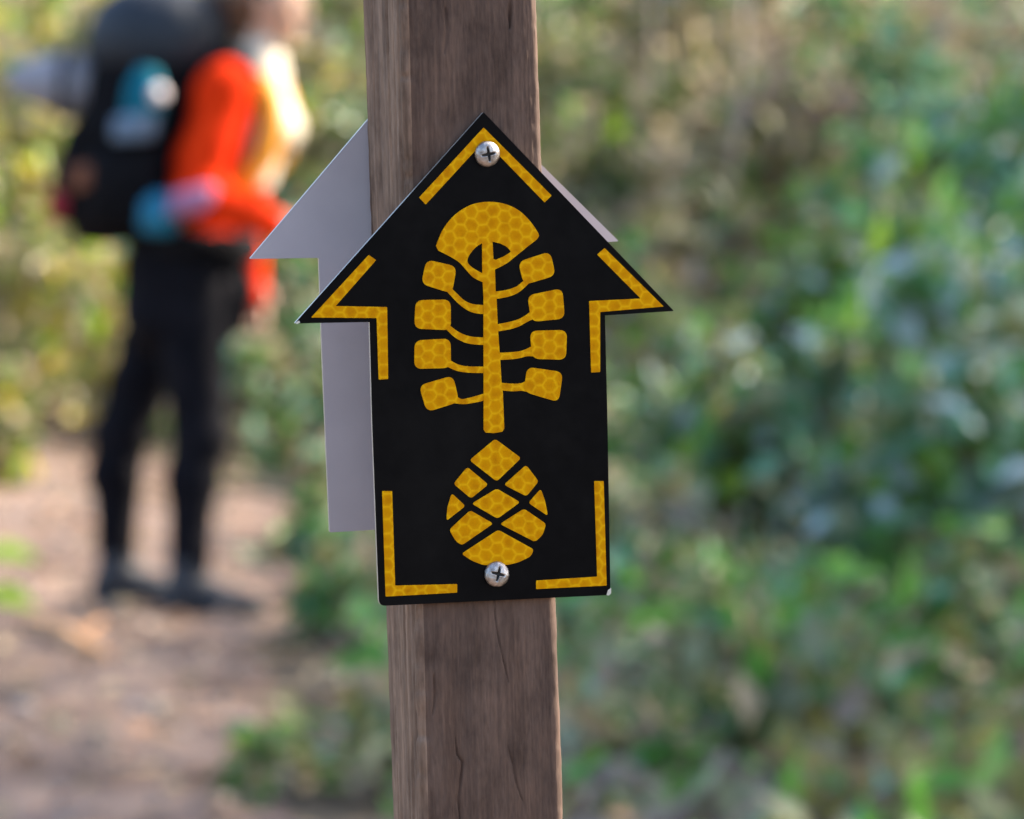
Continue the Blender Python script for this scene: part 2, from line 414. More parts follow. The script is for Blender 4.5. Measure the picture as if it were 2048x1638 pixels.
    V = np.vstack([V, [[V[top:top + n, 0].mean(), V[top:top + n, 1].mean(), zt + 0.004]]])
    Ft = np.array([[top + k, top + (k + 1) % n, c, c] for k in range(n)])
    me = np_mesh('wooden_post', V, Fc, True, mi)
    cap = pydata('post_top', [tuple(v) for v in V[top:top + n]] + [tuple(V[c])], [(k, (k + 1) % n, n) for k in range(n)])
    return me, cap
pm, pcap = build_post()
post = thing('wooden_post', 'square brown timber post with drying cracks carrying two arrow signs', 'post')
post.matrix_world = SM
link('post_body', pm, [M['wood_front'], M['wood_side']], post)
link('end_grain', pcap, M['wood_side'], post)

def prism(loops, y0, y1, bevel=0.0):
    """loops of (x, z): the outer ring, then holes; y0 = front (towards the viewer), y1 = back"""
    def area(l): return sum(l[i][0] * l[(i + 1) % len(l)][1] - l[(i + 1) % len(l)][0] * l[i][1] for i in range(len(l)))
    ls = []
    for k, l in enumerate(loops):
        l = list(l)
        if (area(l) > 0) != (k == 0): l.reverse()
        ls.append(l)
    v = []; f = []
    tris = tessellate_polygon([[Vector((x, z, 0)) for x, z in l] for l in ls])
    flat = [q for l in ls for q in l]; n = len(flat)
    v = [(x, y0, z) for x, z in flat] + [(x, y1, z) for x, z in flat]
    def ta(t): return (flat[t[1]][0] - flat[t[0]][0]) * (flat[t[2]][1] - flat[t[0]][1]) - (flat[t[2]][0] - flat[t[0]][0]) * (flat[t[1]][1] - flat[t[0]][1])
    mi = []
    for t in tris:
        t = tuple(t) if ta(t) > 0 else (t[0], t[2], t[1])
        f.append(t); mi.append(0)
        f.append((t[2] + n, t[1] + n, t[0] + n)); mi.append(1)
    base = 0
    for l in ls:
        m = len(l)
        for k in range(m):
            a = base + k; b = base + (k + 1) % m
            f.append((b, a, a + n, b + n)); mi.append(2)
        base += m
    return v, f, mi
def rounded(poly, r):
    out = []; n = len(poly)
    for k in range(n):
        p = Vector(poly[k]); a = Vector(poly[k - 1]); b = Vector(poly[(k + 1) % n])
        rr = r[k] if isinstance(r, (list, tuple)) else r
        da = (a - p); db = (b - p)
        t = min(rr, da.length * 0.45, db.length * 0.45)
        if t < 1e-6: out.append(tuple(p)); continue
        p1 = p + da.normalized() * t; p2 = p + db.normalized() * t
        for j in range(7):
            u = j / 6
            q = p1 * (1 - u) ** 2 + p * 2 * u * (1 - u) + p2 * u * u
            out.append((q.x, q.y))
    return out
def smooth_line(pts, n=8):
    out = []
    for i in range(len(pts) - 1):
        p0 = Vector(pts[max(i - 1, 0)]); p1 = Vector(pts[i]); p2 = Vector(pts[i + 1]); p3 = Vector(pts[min(i + 2, len(pts) - 1)])
        for k in range(n):
            f = k / n
            q = 0.5 * ((2 * p1) + (-p0 + p2) * f + (2 * p0 - 5 * p1 + 4 * p2 - p3) * f * f + (-p0 + 3 * p1 - 3 * p2 + p3) * f ** 3)
            out.append((q.x, q.y))
    out.append(tuple(pts[-1])); return out
def Z2(p): return (780 + p[0] * 0.30534, 380 + p[1] * 0.30534)
def Z3(p): return (640 + p[0] * 0.3125, 840 + p[1] * 0.3125)
def S(poly): return [on_sign(*p) for p in poly]

def screw_mesh(r=0.0043, h=0.0019):
    rings, segs = 26, 96
    v = []; f = []
    ang = R(8)
    def ht(q, a):
        x = q * math.cos(a - ang); z = q * math.sin(a - ang)
        z0 = h * math.sqrt(max(0.0, 1 - (q / r) ** 2.6)) if q < r else 0
        m = min(abs(x), abs(z)); big = max(abs(x), abs(z))
        wid = 0.00040 * (1 - 0.35 * big / (0.0026))
        if big < 0.0026 and m < wid + 0.00012:
            z0 -= 0.0015 * (1 - big / 0.0030) * min(1, (wid + 0.00012 - m) / 0.00012)
        return z0
    v.append((0, -ht(0, 0), 0))
    for i in range(1, rings + 1):
        q = r * (i / rings) ** 0.8
        for k in range(segs):
            a = 2 * math.pi * k / segs
            v.append((q * math.cos(a), -ht(q, a), q * math.sin(a)))
    for k in range(segs): f.append((0, 1 + k, 1 + (k + 1) % segs))
    for i in range(rings - 1):
        for k in range(segs):
            a = 1 + i * segs + k; b = 1 + i * segs + (k + 1) % segs
            f.append((a, a + segs, b + segs, b))
    # shank running into the timber
    base = len(v)
    for y in (0.0002, 0.030):
        for k in range(16):
            a = 2 * math.pi * k / 16; q = 0.0021 if y < 0.01 else 0.0008
            v.append((q * math.cos(a), y, q * math.sin(a)))
    for k in range(16): f.append((base + k, base + 16 + k, base + 16 + (k + 1) % 16, base + (k + 1) % 16))
    def recessed(q): return all(math.hypot(v[i][0], v[i][2]) < 0.0030 for i in q) and sum(-v[i][1] for i in q) / len(q) < h * math.sqrt(max(0, 1 - (max(math.hypot(v[i][0], v[i][2]) for i in q) / r) ** 2.6)) - 0.00035
    me = pydata('screw', v, f, True, [1 if recessed(q) and min(q) < base else 0 for q in f])
    return me

OUT_PX = [(967, 224), (1348, 622), (1210, 631), (1215, 840), (1221, 1190), (758, 1212), (744, 840), (739, 644), (589, 647)]
RAD = [0.0006, 0.0005, 0.0, 0.0, 0.0012, 0.0022, 0.0, 0.0, 0.0005]
def build_sign():
    t = thing('trail_marker_sign', 'black arrow shaped trail sign with yellow flower emblem facing the camera', 'sign')
    t.matrix_world = SM
    out = rounded(S(OUT_PX), RAD)
    v, f, mi = prism([out], 0.0, PLATE_T)
    link('arrow_plate', pydata('arrow_plate', v, f, False, mi), [M['black'], M['alu_back'], M['alu_edge']], t)
    def piece(name, polys, hts):
        V_, F_ = [], []
        for loops, ht in zip(polys, hts):
            v, f, mi = prism(loops, -ht, 0.00012)
            b = len(V_); V_ += v; F_ += [tuple(i + b for i in q) for q in f]
        # object origin stays on the plate so the cells run on across pieces
        return link(name, pydata(name, V_, F_), M['yellow'], t)
    strips = [
        [(967, 255), (1103, 391), (1089, 405), (969, 281), (851, 409), (838, 395)],
        [(737, 510), (752, 520), (671, 612), (774, 614), (776, 758), (757, 759), (753, 636), (622, 635)],
        [(1209, 496), (1327, 613), (1200, 624), (1200, 744), (1182, 745), (1178, 602), (1281, 597), (1194, 509)],
        [(764, 982), (784, 982), (790, 1171), (914, 1168), (914, 1185), (771, 1193)],
        [(1188, 962), (1207, 962), (1213, 1171), (1072, 1178), (1072, 1161), (1194, 1153)]]
    for s_ in strips: piece('border_strip', [[rounded(S(s_), 0.0003)]], [0.00028])
    fan = [(300, 365), (312, 335), (342, 265), (392, 195), (452, 140), (530, 97), (610, 79), (690, 79), (770, 97), (840, 132), (895, 180), (938, 232), (970, 283)]
    fan = smooth_line(fan, 4) + smooth_line([(974, 300), (958, 325), (900, 370), (830, 427), (760, 482), (686, 520)], 4)
    trunk = [(690, 655), (697, 720), (705, 900), (712, 1000), (720, 1100), (729, 1260), (738, 1330), (747, 1560), (735, 1582), (680, 1592), (625, 1588), (612, 1570), (611, 900), (611, 700), (606, 606)]
    left = smooth_line([(606, 604), (560, 582), (530, 560), (480, 503), (450, 472), (400, 440), (315, 396)], 4)
    outer = fan + trunk + left
    hole1 = smooth_line([(602, 348), (560, 375), (522, 420), (506, 455), (512, 482), (545, 512), (603, 545)], 4)
    hole2 = [(670, 338), (676, 452), (692, 456)] + smooth_line([(740, 437), (780, 412), (788, 400), (760, 370), (720, 350)], 3)
    piece('flower_motif', [[S([Z2(p) for p in outer]), S([Z2(p) for p in hole1]), S([Z2(p) for p in hole2])]], [0.00040])
    leaves = [
        ([(238, 455), (436, 500), (405, 678), (203, 615)], [(398, 640), (440, 680), (490, 725), (550, 748), (640, 754)], [(375, 668), (440, 737), (490, 777), (550, 805), (640, 815)]),
        ([(166, 722), (396, 716), (398, 918), (158, 908)], [(392, 888), (450, 930), (510, 955), (575, 964), (640, 965)], [(360, 905), (420, 962), (480, 995), (540, 1010), (640, 1016)]),
        ([(160, 985), (396, 972), (398, 1165), (158, 1172)], [(390, 1112), (440, 1140), (500, 1154), (570, 1156), (640, 1156)], [(360, 1150), (430, 1182), (500, 1195), (570, 1198), (640, 1198)]),
        ([(188, 1280), (412, 1214), (452, 1388), (240, 1454)], [(425, 1340), (465, 1368), (520, 1360), (575, 1345), (640, 1325)], [(405, 1395), (480, 1402), (540, 1395), (590, 1385), (640, 1370)]),
        ([(838, 470), (1048, 402), (1084, 560), (876, 622)], [(660, 668), (760, 655), (820, 635), (850, 615), (900, 570)], [(660, 718), (760, 702), (820, 682), (862, 655), (915, 605)]),
        ([(898, 690), (1128, 643), (1144, 842), (925, 864)], [(670, 884), (760, 868), (830, 850), (880, 825), (940, 780)], [(670, 930), (770, 915), (840, 895), (900, 862), (950, 840)]),
        ([(915, 922), (1158, 916), (1152, 1112), (930, 1106)], [(680, 1067), (790, 1062), (850, 1055), (890, 1042), (950, 1010)], [(690, 1114), (800, 1108), (860, 1098), (900, 1088), (960, 1092)]),
        ([(896, 1158), (1132, 1192), (1104, 1390), (876, 1322)], [(700, 1260), (800, 1268), (850, 1266), (880, 1255), (930, 1210)], [(700, 1310), (800, 1318), (850, 1315), (880, 1318), (950, 1332)])]
    for q, up, lo in leaves:
        stalk = smooth_line(up, 5) + smooth_line(lo, 5)[::-1]
        piece('leaf_motif', [[rounded(S([Z2(p) for p in q]), 0.0026)], [S([Z2(p) for p in stalk])]], [0.00034, 0.00028])
    cone = [
        [(1120, 120), (1286, 243), (1130, 393), (956, 257)],
        [(942, 300), (1076, 412), (965, 502), (853, 408)],
        [(1318, 287), (1398, 392), (1320, 488), (1176, 414)],
        [(842, 468), (930, 550), (808, 645), (814, 560)],
        [(1130, 438), (1280, 525), (1135, 631), (970, 535)],
        [(1412, 440), (1440, 520), (1458, 614), (1332, 530)],
        [(960, 577), (1108, 662), (905, 802), (866, 772), (826, 702)],
        [(1305, 567), (1446, 664), (1424, 735), (1375, 780), (1150, 665)],
        [(1140, 702), (1368, 828), (1348, 872), (1270, 910), (1200, 927), (1120, 931), (1040, 927), (970, 900), (904, 856)]]
    for c in cone: piece('cone_scale', [[rounded(S([Z3(p) for p in c]), 0.0011)]], [0.00032])
    # paint chipped off to bare metal at two corners
    for q in ([(1216, 1180), (1222, 1176), (1222, 1187), (1217, 1191), (1213, 1190)], [(590, 646), (598, 641), (600, 645), (594, 648)]):
        v, f, mi = prism([S(q)], -0.00012, 0.0004)
        link('bare_metal_chip', pydata('bare_metal_chip', v, f), M['alu_edge'], t)
    sm = screw_mesh()
    for k, (px, py) in enumerate(((974, 308), (993, 1148))):
        x, z = on_sign(px, py)
        o = link('screw', sm, [M['steel'], M['recess_dark']], t); o.location = (x, -0.0004, z); o.rotation_euler = (R(-6) if k else R(2), R(25) * k, R(4))
    return out
front_out = build_sign()
def build_back_sign():
    off = POST_Y0 + POST_D + 0.0009                         # the back plate sits flush on the rear of the post
    t = thing('trail_marker_sign', 'plain grey back of an arrow sign fixed behind the post', 'sign')
    t.matrix_world = SM
    tipx, tipz = on_sign(499, 518, off)
    # the same plate turned to face the other way: mirror its outline
    fx = [p[0] for p in S(OUT_PX)]; fz = [p[1] for p in S(OUT_PX)]
    mx = [-a for a in fx]
    i = min(range(len(mx)), key=lambda k: mx[k])
    dx = tipx - mx[i]; dz = tipz - fz[i]
    poly = [(a + dx, b + dz) for a, b in zip(mx, fz)][::-1]
    v, f, mi = prism([rounded(poly, 0.0006)], off, off + PLATE_T)
    link('arrow_plate', pydata('arrow_plate', v, f, False, mi), [M['alu_back'], M['black'], M['alu_edge']], t)
    cx = dx - 0.0005
    sm = screw_mesh()
    for z in (dz + on_sign(974, 308)[1], dz + on_sign(993, 1148)[1]):
        o = link('screw', sm, [M['steel'], M['recess_dark']], t); o.location = (-on_sign(980, 700)[0] + dx, off + PLATE_T, z); o.rotation_euler = (0, 0, math.pi)
build_back_sign()

# ------------------------------------------------------------------ foliage helpers
def leaves_np(C, Dv, Nv, Ln, Wd, fold=0.18, droop=0.15):
    """C centres, Dv leaf direction, Nv leaf normal -> verts, tri faces (4 per leaf)"""
    n = len(C)
    Dv = Dv / (np.linalg.norm(Dv, axis=1, keepdims=True) + 1e-9)
    Sv = np.cross(Dv, Nv); Sv /= (np.linalg.norm(Sv, axis=1, keepdims=True) + 1e-9)
    Nn = np.cross(Sv, Dv)
    L = Ln[:, None]; Wv = Wd[:, None]
    base = C - Dv * L * 0.5
    tip = C + Dv * L * 0.5 - Nn * L * droop
    mid = C - Nn * Wv * fold * 0.6
    le = C - Dv * L * 0.06 - Sv * Wv * 0.5 + Nn * Wv * fold
    ri = C - Dv * L * 0.06 + Sv * Wv * 0.5 + Nn * Wv * fold
    V = np.stack([base, le, mid, ri, tip], 1).reshape(-1, 3)
    k = (np.arange(n) * 5)[:, None]
    Fq = np.concatenate([k + np.array([[0, 2, 1]]), k + np.array([[1, 2, 4]]), k + np.array([[4, 2, 3]]), k + np.array([[3, 2, 0]])], 1).reshape(-1, 3)
    return V, Fq
def tube(pts, r0, r1, seg=6):
    v = []; f = []; n = len(pts)
    for i, p in enumerate(pts):
        p = Vector(p); d = (Vector(pts[min(i + 1, n - 1)]) - Vector(pts[max(i - 1, 0)])).normalized()
        u = d.orthogonal().normalized(); w = d.cross(u)
        r = r0 + (r1 - r0) * i / (n - 1)
        for k in range(seg):
            a = 2 * math.pi * k / seg
            v.append(tuple(p + u * r * math.cos(a) + w * r * math.sin(a)))
    for i in range(n - 1):
        for k in range(seg):
            a = i * seg + k; b = i * seg + (k + 1) % seg
            f.append((a, b, b + seg, a + seg))
    f.append(tuple(range(seg))[::-1]); f.append(tuple((n - 1) * seg + k for k in range(seg)))
    return v, f
def join(parts):
    V_, F_ = [], []
    for v, f in parts:
        b = len(V_); V_ += v; F_ += [tuple(i + b for i in q) for q in f]
    return V_, F_
def vec_rand(rs, n):
    v = rs.normal(size=(n, 3)); return v / np.linalg.norm(v, axis=1, keepdims=True)

LM = {
    'green': leaf_mat('leaf_green', (0.066, 0.205, 0.026), (0.125, 0.32, 0.048), rough=0.5),
    'deep': leaf_mat('leaf_deep_green', (0.046, 0.110, 0.044), (0.085, 0.170, 0.070), rough=0.5),
    'teal': leaf_mat('leaf_blue_green', (0.085, 0.235, 0.140), (0.165, 0.36, 0.24), rough=0.45, spec=0.6),
    'glaucous_shine': leaf_mat('leaf_glaucous_shine', (0.28, 0.38, 0.38), (0.43, 0.54, 0.57), rough=0.5, trans=0.15),  # blue-grey leaves; their pale tone also stands in for sky reflections
    'sage': leaf_mat('leaf_sage', (0.19, 0.22, 0.13), (0.30, 0.33, 0.21), rough=0.6),
    'olive': leaf_mat('leaf_olive', (0.155, 0.155, 0.042), (0.26, 0.255, 0.080)),
    'lime': leaf_mat('leaf_lime', (0.20, 0.36, 0.018), (0.32, 0.50, 0.03), trans=0.45),
    'yellow': leaf_mat('leaf_yellow', (0.42, 0.34, 0.03), (0.56, 0.46, 0.07), trans=0.4),
    'dry': leaf_mat('leaf_dry', (0.25, 0.19, 0.11), (0.41, 0.32, 0.20), rough=0.7, trans=0.2),
    'straw': leaf_mat('leaf_straw', (0.37, 0.30, 0.18), (0.54, 0.45, 0.29), rough=0.7, trans=0.25),
    'rust': leaf_mat('leaf_rust', (0.30, 0.145, 0.07), (0.46, 0.25, 0.14), rough=0.7, trans=0.2),
    'brown': leaf_mat('leaf_brown', (0.10, 0.070, 0.048), (0.17, 0.125, 0.09), rough=0.8, trans=0.1),
    'greybrown': leaf_mat('leaf_grey_brown', (0.21, 0.165, 0.14), (0.33, 0.275, 0.24), rough=0.8, trans=0.1),
}
M['bark'] = noisy('grey_bark', (0.08, 0.065, 0.05), (0.19, 0.16, 0.13), 30, 0.9, bump=0.5, spec=0.15)
M['sunpatch_orange'] = noisy('sunpatch_orange_wood', (0.46, 0.24, 0.12), (0.66, 0.38, 0.20), 14, 0.85, bump=0.4, spec=0.15)  # bright orange painted in as sunlight falling on the path
M['deadwood'] = noisy('pale_dead_wood', (0.32, 0.25, 0.21), (0.52, 0.43, 0.37), 40, 0.85, bump=0.4, spec=0.15)

def pick(rs, mix, n):
    keys = list(mix); w = np.array([mix[k] for k in keys], float); w /= w.sum()
    return [LM[k] for k in keys], rs.choice(len(keys), n, p=w)
def shrub(name, label, cat, x, y, rx, h, n, ll, mix, seed, group=None, z0=None, low=0.12, stems=7, ry=None, aspect=0.55, clumps=None):
    rs = np.random.RandomState(seed); rnd = random.Random(seed)
    z = gzv(x, y) if z0 is None else z0
    t = thing(name, label, cat, (x, y, z), None, group)
    ry = ry or rx
    nc_ = clumps or max(10, int(n / 45))
    # clump centres: shell-biased inside an uneven dome
    cc = []
    while len(cc) < nc_:
        d = vec_rand(rs, 1)[0]; d[2] = abs(d[2])
        q = rs.rand() ** 0.42
        lump = 0.72 + 0.5 * vnoise(d[0] * 2.2 + seed, d[1] * 2.2 + d[2] * 1.7)
        p = np.array([d[0] * rx * q * lump, d[1] * ry * q * lump, h * low + d[2] * h * (1 - low) * q * lump])
        cc.append(p)
    cc = np.array(cc)
    # stems reach to some of the clumps
    parts = []
    order = list(range(nc_)); rnd.shuffle(order)
    for k in order[:stems * (3 if name == 'broad_leaf_bush' else 1)]:
        e = Vector(cc[k]) * (1.12 if name == 'broad_leaf_bush' else 1.0); b = Vector((rnd.uniform(-.06, .06) * rx * 2, rnd.uniform(-.06, .06) * rx * 2, -0.05))
        m = b.lerp(e, 0.5) + Vector((rnd.uniform(-.1, .1), rnd.uniform(-.1, .1), 0.12 * h))
        pts = [b.lerp(m, u) * (1 - u) + m.lerp(e, u) * u for u in (0, .2, .4, .6, .8, 1)]
        parts.append(tube(pts, 0.012 + 0.006 * h, 0.003, 6))
    v, f = join(parts)
    link('stems', pydata('stems', v, f, True), M['deadwood'] if name == 'broad_leaf_bush' else M['bark'], t)
    own = rs.randint(0, nc_, n)
    sp = 0.30 * min(rx, h) * (0.6 + 0.8 * rs.rand(n, 1))
    C = cc[own] + vec_rand(rs, n) * sp * rs.rand(n, 1) ** 0.6
    C[:, 2] = np.maximum(C[:, 2], 0.02)
    D = vec_rand(rs, n) + np.array([0, 0, -0.25]) + 0.6 * (C - cc[own]) / (sp + 1e-6)
    Nv = vec_rand(rs, n) * 0.75 + np.array([0, -0.25, 0.8])
    Ln = ll * (0.55 + 1.0 * rs.rand(n) ** 2); Wd = Ln * aspect * (0.8 + 0.4 * rs.rand(n))
    V, Fq = leaves_np(C, D, Nv, Ln, Wd)
    mats, mi = pick(rs, mix, n)
    link('foliage', np_mesh('foliage', V, Fq, False, np.repeat(mi, 4)), mats, t)
    return t

# ------------------------------------------------------------------ trees beside the path that shade it (right, outside the picture)
def tree(label, x, y, h, rx, n, seed, mix, group, base=0.32, trunk_r=0.11):
    rs = np.random.RandomState(seed); rnd = random.Random(seed)
    z = gzv(x, y)
    t = thing('shade_tree', label, 'tree', (x, y, z), None, group)
    parts = [tube([(0, 0, -0.1), (0.06, 0.03, h * 0.3), (-0.05, 0.06, h * 0.6), (0.03, 0, h * 0.92)], trunk_r, 0.02, 9)]
    cc = []
    for k in range(60):
        d = vec_rand(rs, 1)[0]; q = rs.rand() ** 0.4
        cc.append([d[0] * rx * q, d[1] * rx * q, h * (base + 1) / 2 + d[2] * h * (1 - base) / 2 * q])
    cc = np.array(cc)
    for k in range(16):
        e = Vector(cc[k]); b = Vector((0, 0, min(e.z * 0.75, h * 0.8)))
        parts.append(tube([b, b.lerp(e, 0.5) + Vector((0, 0, 0.1)), e], 0.035, 0.008, 6))
    v, f = join(parts); link('trunk', pydata('trunk', v, f, True), M['bark'], t)
    own = rs.randint(0, len(cc), n)
    C = cc[own] + rs.normal(size=(n, 3)) * 0.26
    V, Fq = leaves_np(C, vec_rand(rs, n) + np.array([0, 0, -0.5]), vec_rand(rs, n) * 0.8 + np.array([0, 0, .7]), 0.11 * (0.7 + 0.6 * rs.rand(n)), 0.06 * (0.7 + 0.6 * rs.rand(n)))
    mats, mi = pick(rs, mix, n)
    link('crown', np_mesh('crown', V, Fq, False, np.repeat(mi, 4)), mats, t)
    return t
TREES = [
    ('shade tree standing nearest to the camera right of the path', 5.0, 8.0, 6.2, 2.0, 7500),
    ('leafy shade tree second along the right of the path', 5.3, 11.2, 6.6, 2.0, 8000),
    ('broad shade tree level with the hiker right of the path', 5.5, 14.0, 6.0, 1.9, 4600),
    ('short shade tree behind the large teal bush', 5.2, 17.2, 4.9, 1.7, 2400),
    ('shade tree on the slope at the far right', 5.8, 20.5, 4.4, 1.8, 2600),
    ('furthest shade tree up the slope on the right', 6.0, 24.0, 4.2, 2.0, 2600),
    ('young shade tree between the two on the slope', 5.0, 22.2, 3.4, 1.4, 1700)]
for k, (lab, x, y, h, rx, n) in enumerate(TREES):
    tree(lab, x, y, h, rx, n, 100 + k, {'green': 3, 'deep': 3, 'teal': 1}, 'trees shading the right of the path')

# ------------------------------------------------------------------ shrubs in view
TEAL = {'teal': 4.2, 'glaucous_shine': 2.8, 'green': 4.0, 'deep': 0.6, 'olive': 1.6, 'sage': 3.0, 'lime': 0.9}
MIDG = {'green': 4.5, 'teal': 2, 'deep': 0.8, 'olive': 2.6, 'glaucous_shine': 1.1, 'sage': 2.6, 'lime': 1.1}
OLIVE = {'olive': 4, 'straw': 2, 'green': 2, 'dry': 2, 'sage': 3, 'lime': 0.8}
SUNNY = {'lime': 1.8, 'yellow': 2.4, 'straw': 3.6, 'olive': 4, 'green': 1.0, 'dry': 1.4}
DRY = {'dry': 4, 'straw': 2.5, 'olive': 3, 'greybrown': 3, 'green': 1.2, 'rust': 0.6}
G1 = 'broad leaved bushes on the right'
shrub('broad_leaf_bush', 'large blue-green glossy bush filling the lower right corner', 'bush', 1.30, 12.6, 0.62, 1.05, 1250, 0.14, TEAL, 1, G1)
shrub('broad_leaf_bush', 'tall blue-green bush at the right edge behind the corner bush', 'bush', 1.75, 14.4, 0.70, 1.38, 1400, 0.14, TEAL, 2, G1)
shrub('broad_leaf_bush', 'mid green bush between the sign post and the corner bush', 'bush', 0.78, 14.2, 0.50, 0.98, 1000, 0.125, MIDG, 3, G1)
shrub('broad_leaf_bush', 'bright green bush behind the mid green bush', 'bush', 1.25, 16.4, 0.62, 1.22, 1000, 0.135, MIDG, 4, G1)
shrub('broad_leaf_bush', 'small sparse bush just right of the sign post', 'bush', 0.42, 15.4, 0.42, 0.78, 800, 0.075, {**MIDG, 'olive': 4, 'dry': 2}, 5, G1)
shrub('broad_leaf_bush', 'high teal bush in the top right corner', 'bush', 2.2, 19.5, 0.85, 1.95, 1600, 0.13, {'teal': 5, 'green': 3, 'glaucous_shine': 1, 'olive': 1.5, 'lime': 0.3}, 6, G1)
shrub('broad_leaf_bush', 'green bush below the top right corner', 'bush', 2.05, 17.2, 0.55, 1.35, 900, 0.12, {**MIDG, 'lime': 2}, 7, G1)
G2 = 'low plants on the forest floor right of the path'
LOW = {'green': 4, 'teal': 2, 'olive': 3, 'dry': 1.5, 'sage': 2, 'deep': 0.8}
for k, (px, Yd, r, h, n, lab) in enumerate([
        (690, 9.9, 0.26, 0.19, 110, 'low teal plant at the path edge below the grey sign'),
        (745, 9.6, 0.26, 0.20, 80, 'low green plant at the foot of the post'),
        (660, 12.2, 0.16, 0.24, 130, 'small olive plant between the path and the post'),
        (1190, 10.5, 0.20, 0.30, 170, 'low green plant just right of the post foot'),
        (1330, 11.6, 0.22, 0.36, 190, 'leafy plant left of the corner bush'),
        (1300, 9.6, 0.16, 0.13, 100, 'teal seedling at the bottom edge right of the post'),
        (1500, 9.9, 0.18, 0.20, 120, 'dark green seedling at the bottom edge under the corner bush'),
        (700, 14.8, 0.22, 0.42, 190, 'green plant by the path beyond the grey sign'),
        (1720, 10.6, 0.26, 0.34, 190, 'low plant under the right hand bush'),
        (1950, 10.2, 0.30, 0.38, 200, 'plant at the right bottom corner'),
        (1420, 10.6, 0.26, 0.28, 150, 'olive plant beside the short grey stick'),
        (1620, 9.7, 0.26, 0.22, 130, 'sage plant at the bottom edge between the stick and the corner'),
        (1820, 9.8, 0.28, 0.28, 150, 'green plant at the bottom edge left of the corner plant'),
        (1230, 12.6, 0.28, 0.36, 170, 'pale green plant behind the fallen stick'),
        (640, 17.0, 0.34, 0.62, 330, 'leafy green plant between the legs of the hiker and the grey sign'),
        (560, 18.2, 0.30, 0.75, 330, 'tall green plant at the far right side of the path'),
        (690, 13.2, 0.24, 0.30, 140, 'sparse olive plant at the path edge under the grey sign')]):
    shrub('low_plant', lab, 'plant', gx(px, Yd), Yd, r, h, n, 0.095, LOW, 20 + k, G2, stems=5)
G3 = 'sunlit shrubs left of the path'
for k, (px, Yd, r, h, n, lab) in enumerate([
        (40, 18.6, 0.62, 1.25, 1500, 'sunlit yellow-green shrub at the left edge behind the hiker'),
        (170, 20.6, 0.70, 1.6, 1600, 'olive shrub behind the grey mat roll'),
        (-60, 21.8, 0.85, 2.1, 1700, 'tall yellow-green shrub in the top left corner'),
        (330, 22.4, 0.80, 1.9, 1600, 'straw coloured shrub behind the backpack'),
        (20, 16.8, 0.30, 0.62, 420, 'pale yellow shrub at the left edge level with the waist of the hiker')]):
    shrub('sunlit_shrub', lab, 'shrub', gx(px, Yd), Yd, r, h, n, 0.12, SUNNY, 50 + k, G3)
G4 = 'shrubs beyond the bend of the path'
for k, (px, Yd, r, h, n, mix, lab) in enumerate([
        (575, 19.4, 0.34, 1.0, 800, {**MIDG, 'lime': 1.6, 'olive': 3}, 'green shrub between the hiker and the grey sign'),
        (690, 20.4, 0.45, 1.3, 900, {'teal': 3, 'green': 3, 'olive': 3, 'dry': 2}, 'teal shrub behind the grey sign'),
        (600, 23.5, 0.75, 1.7, 1200, OLIVE, 'olive shrub behind the head of the hiker'),
        (450, 20.8, 0.40, 0.9, 700, OLIVE, 'olive shrub behind the legs of the hiker'),
        (1180, 21.5, 0.60, 1.25, 1000, OLIVE, 'olive shrub beside the top of the post'),
        (1390, 20.0, 0.55, 0.95, 800, DRY, 'dry brown shrub above the right shoulder of the sign'),
        (1560, 22.0, 0.80, 1.4, 1200, DRY, 'dry tan shrub high on the right'),
        (1330, 24.5, 0.95, 1.6, 1400, {**DRY, 'green': 3}, 'large dry shrub at the top edge right of the post'),
        (1760, 21.0, 0.55, 1.25, 900, {'teal': 3, 'green': 3, 'olive': 2, 'dry': 2}, 'mixed green shrub left of the high teal bush')]):
    shrub('hillside_shrub', lab, 'shrub', gx(px, Yd), Yd, r, h, n, 0.12, mix, 70 + k, G4)

def big_leaf_plant(name, label, x, y, leaves, mat, group=None):
    """a plant whose few large leaves can be told apart: each its own part"""
    z = gzv(x, y)
    t = thing(name, label, 'plant', (x, y, z), None, group)
    parts = []
    for (dx, dy, dz, L, wd, az, pitch) in leaves:
        d = Vector((math.cos(az) * math.cos(pitch), math.sin(az) * math.cos(pitch), math.sin(pitch)))
        nrm = Vector((0, -0.5, 1)).normalized()
        s = d.cross(nrm).normalized(); nn = s.cross(d)
        v = []; f = []
        for i in range(7):
            u = i / 6; w = wd * 0.5 * math.sin(math.pi * min(max(u, 0.02), 0.98)) ** 0.8
            c = d * L * u - nn * L * 0.25 * u * u
            v += [tuple(c - s * w + nn * w * 0.3), tuple(c), tuple(c + s * w + nn * w * 0.3)]
        for i in range(6):
            a = i * 3; f += [(a, a + 1, a + 4, a + 3), (a + 1, a + 2, a + 5, a + 4)]
        o = link('leaf', pydata('leaf', v, f, True), mat, t); o.location = (dx, dy, dz)
        parts.append(tube([(0, 0, -0.03), (dx * 0.4, dy * 0.4, dz * 0.6), (dx, dy, dz)], 0.006, 0.003, 6))
    v, f = join(parts); link('stem', pydata('stem', v, f, True), LM['green'], t)
    return t
Yb = 11.6
big_leaf_plant('wide_leaf_plant', 'bright lime plant with broad leaves at the left edge of the picture', gx(-65, Yb), Yb,
               [(0.03, 0, 0.285, 0.13, 0.085, 0.1, 0.1), (0.02, -.02, 0.19, 0.14, 0.09, -0.2, 0.0), (-0.03, 0.02, 0.20, 0.12, 0.06, 2.8, 0.2), (-0.02, -.03, 0.10, 0.12, 0.06, 3.5, 0.1)], LM['lime'], 'plants with broad lime leaves')
Yb = 9.8
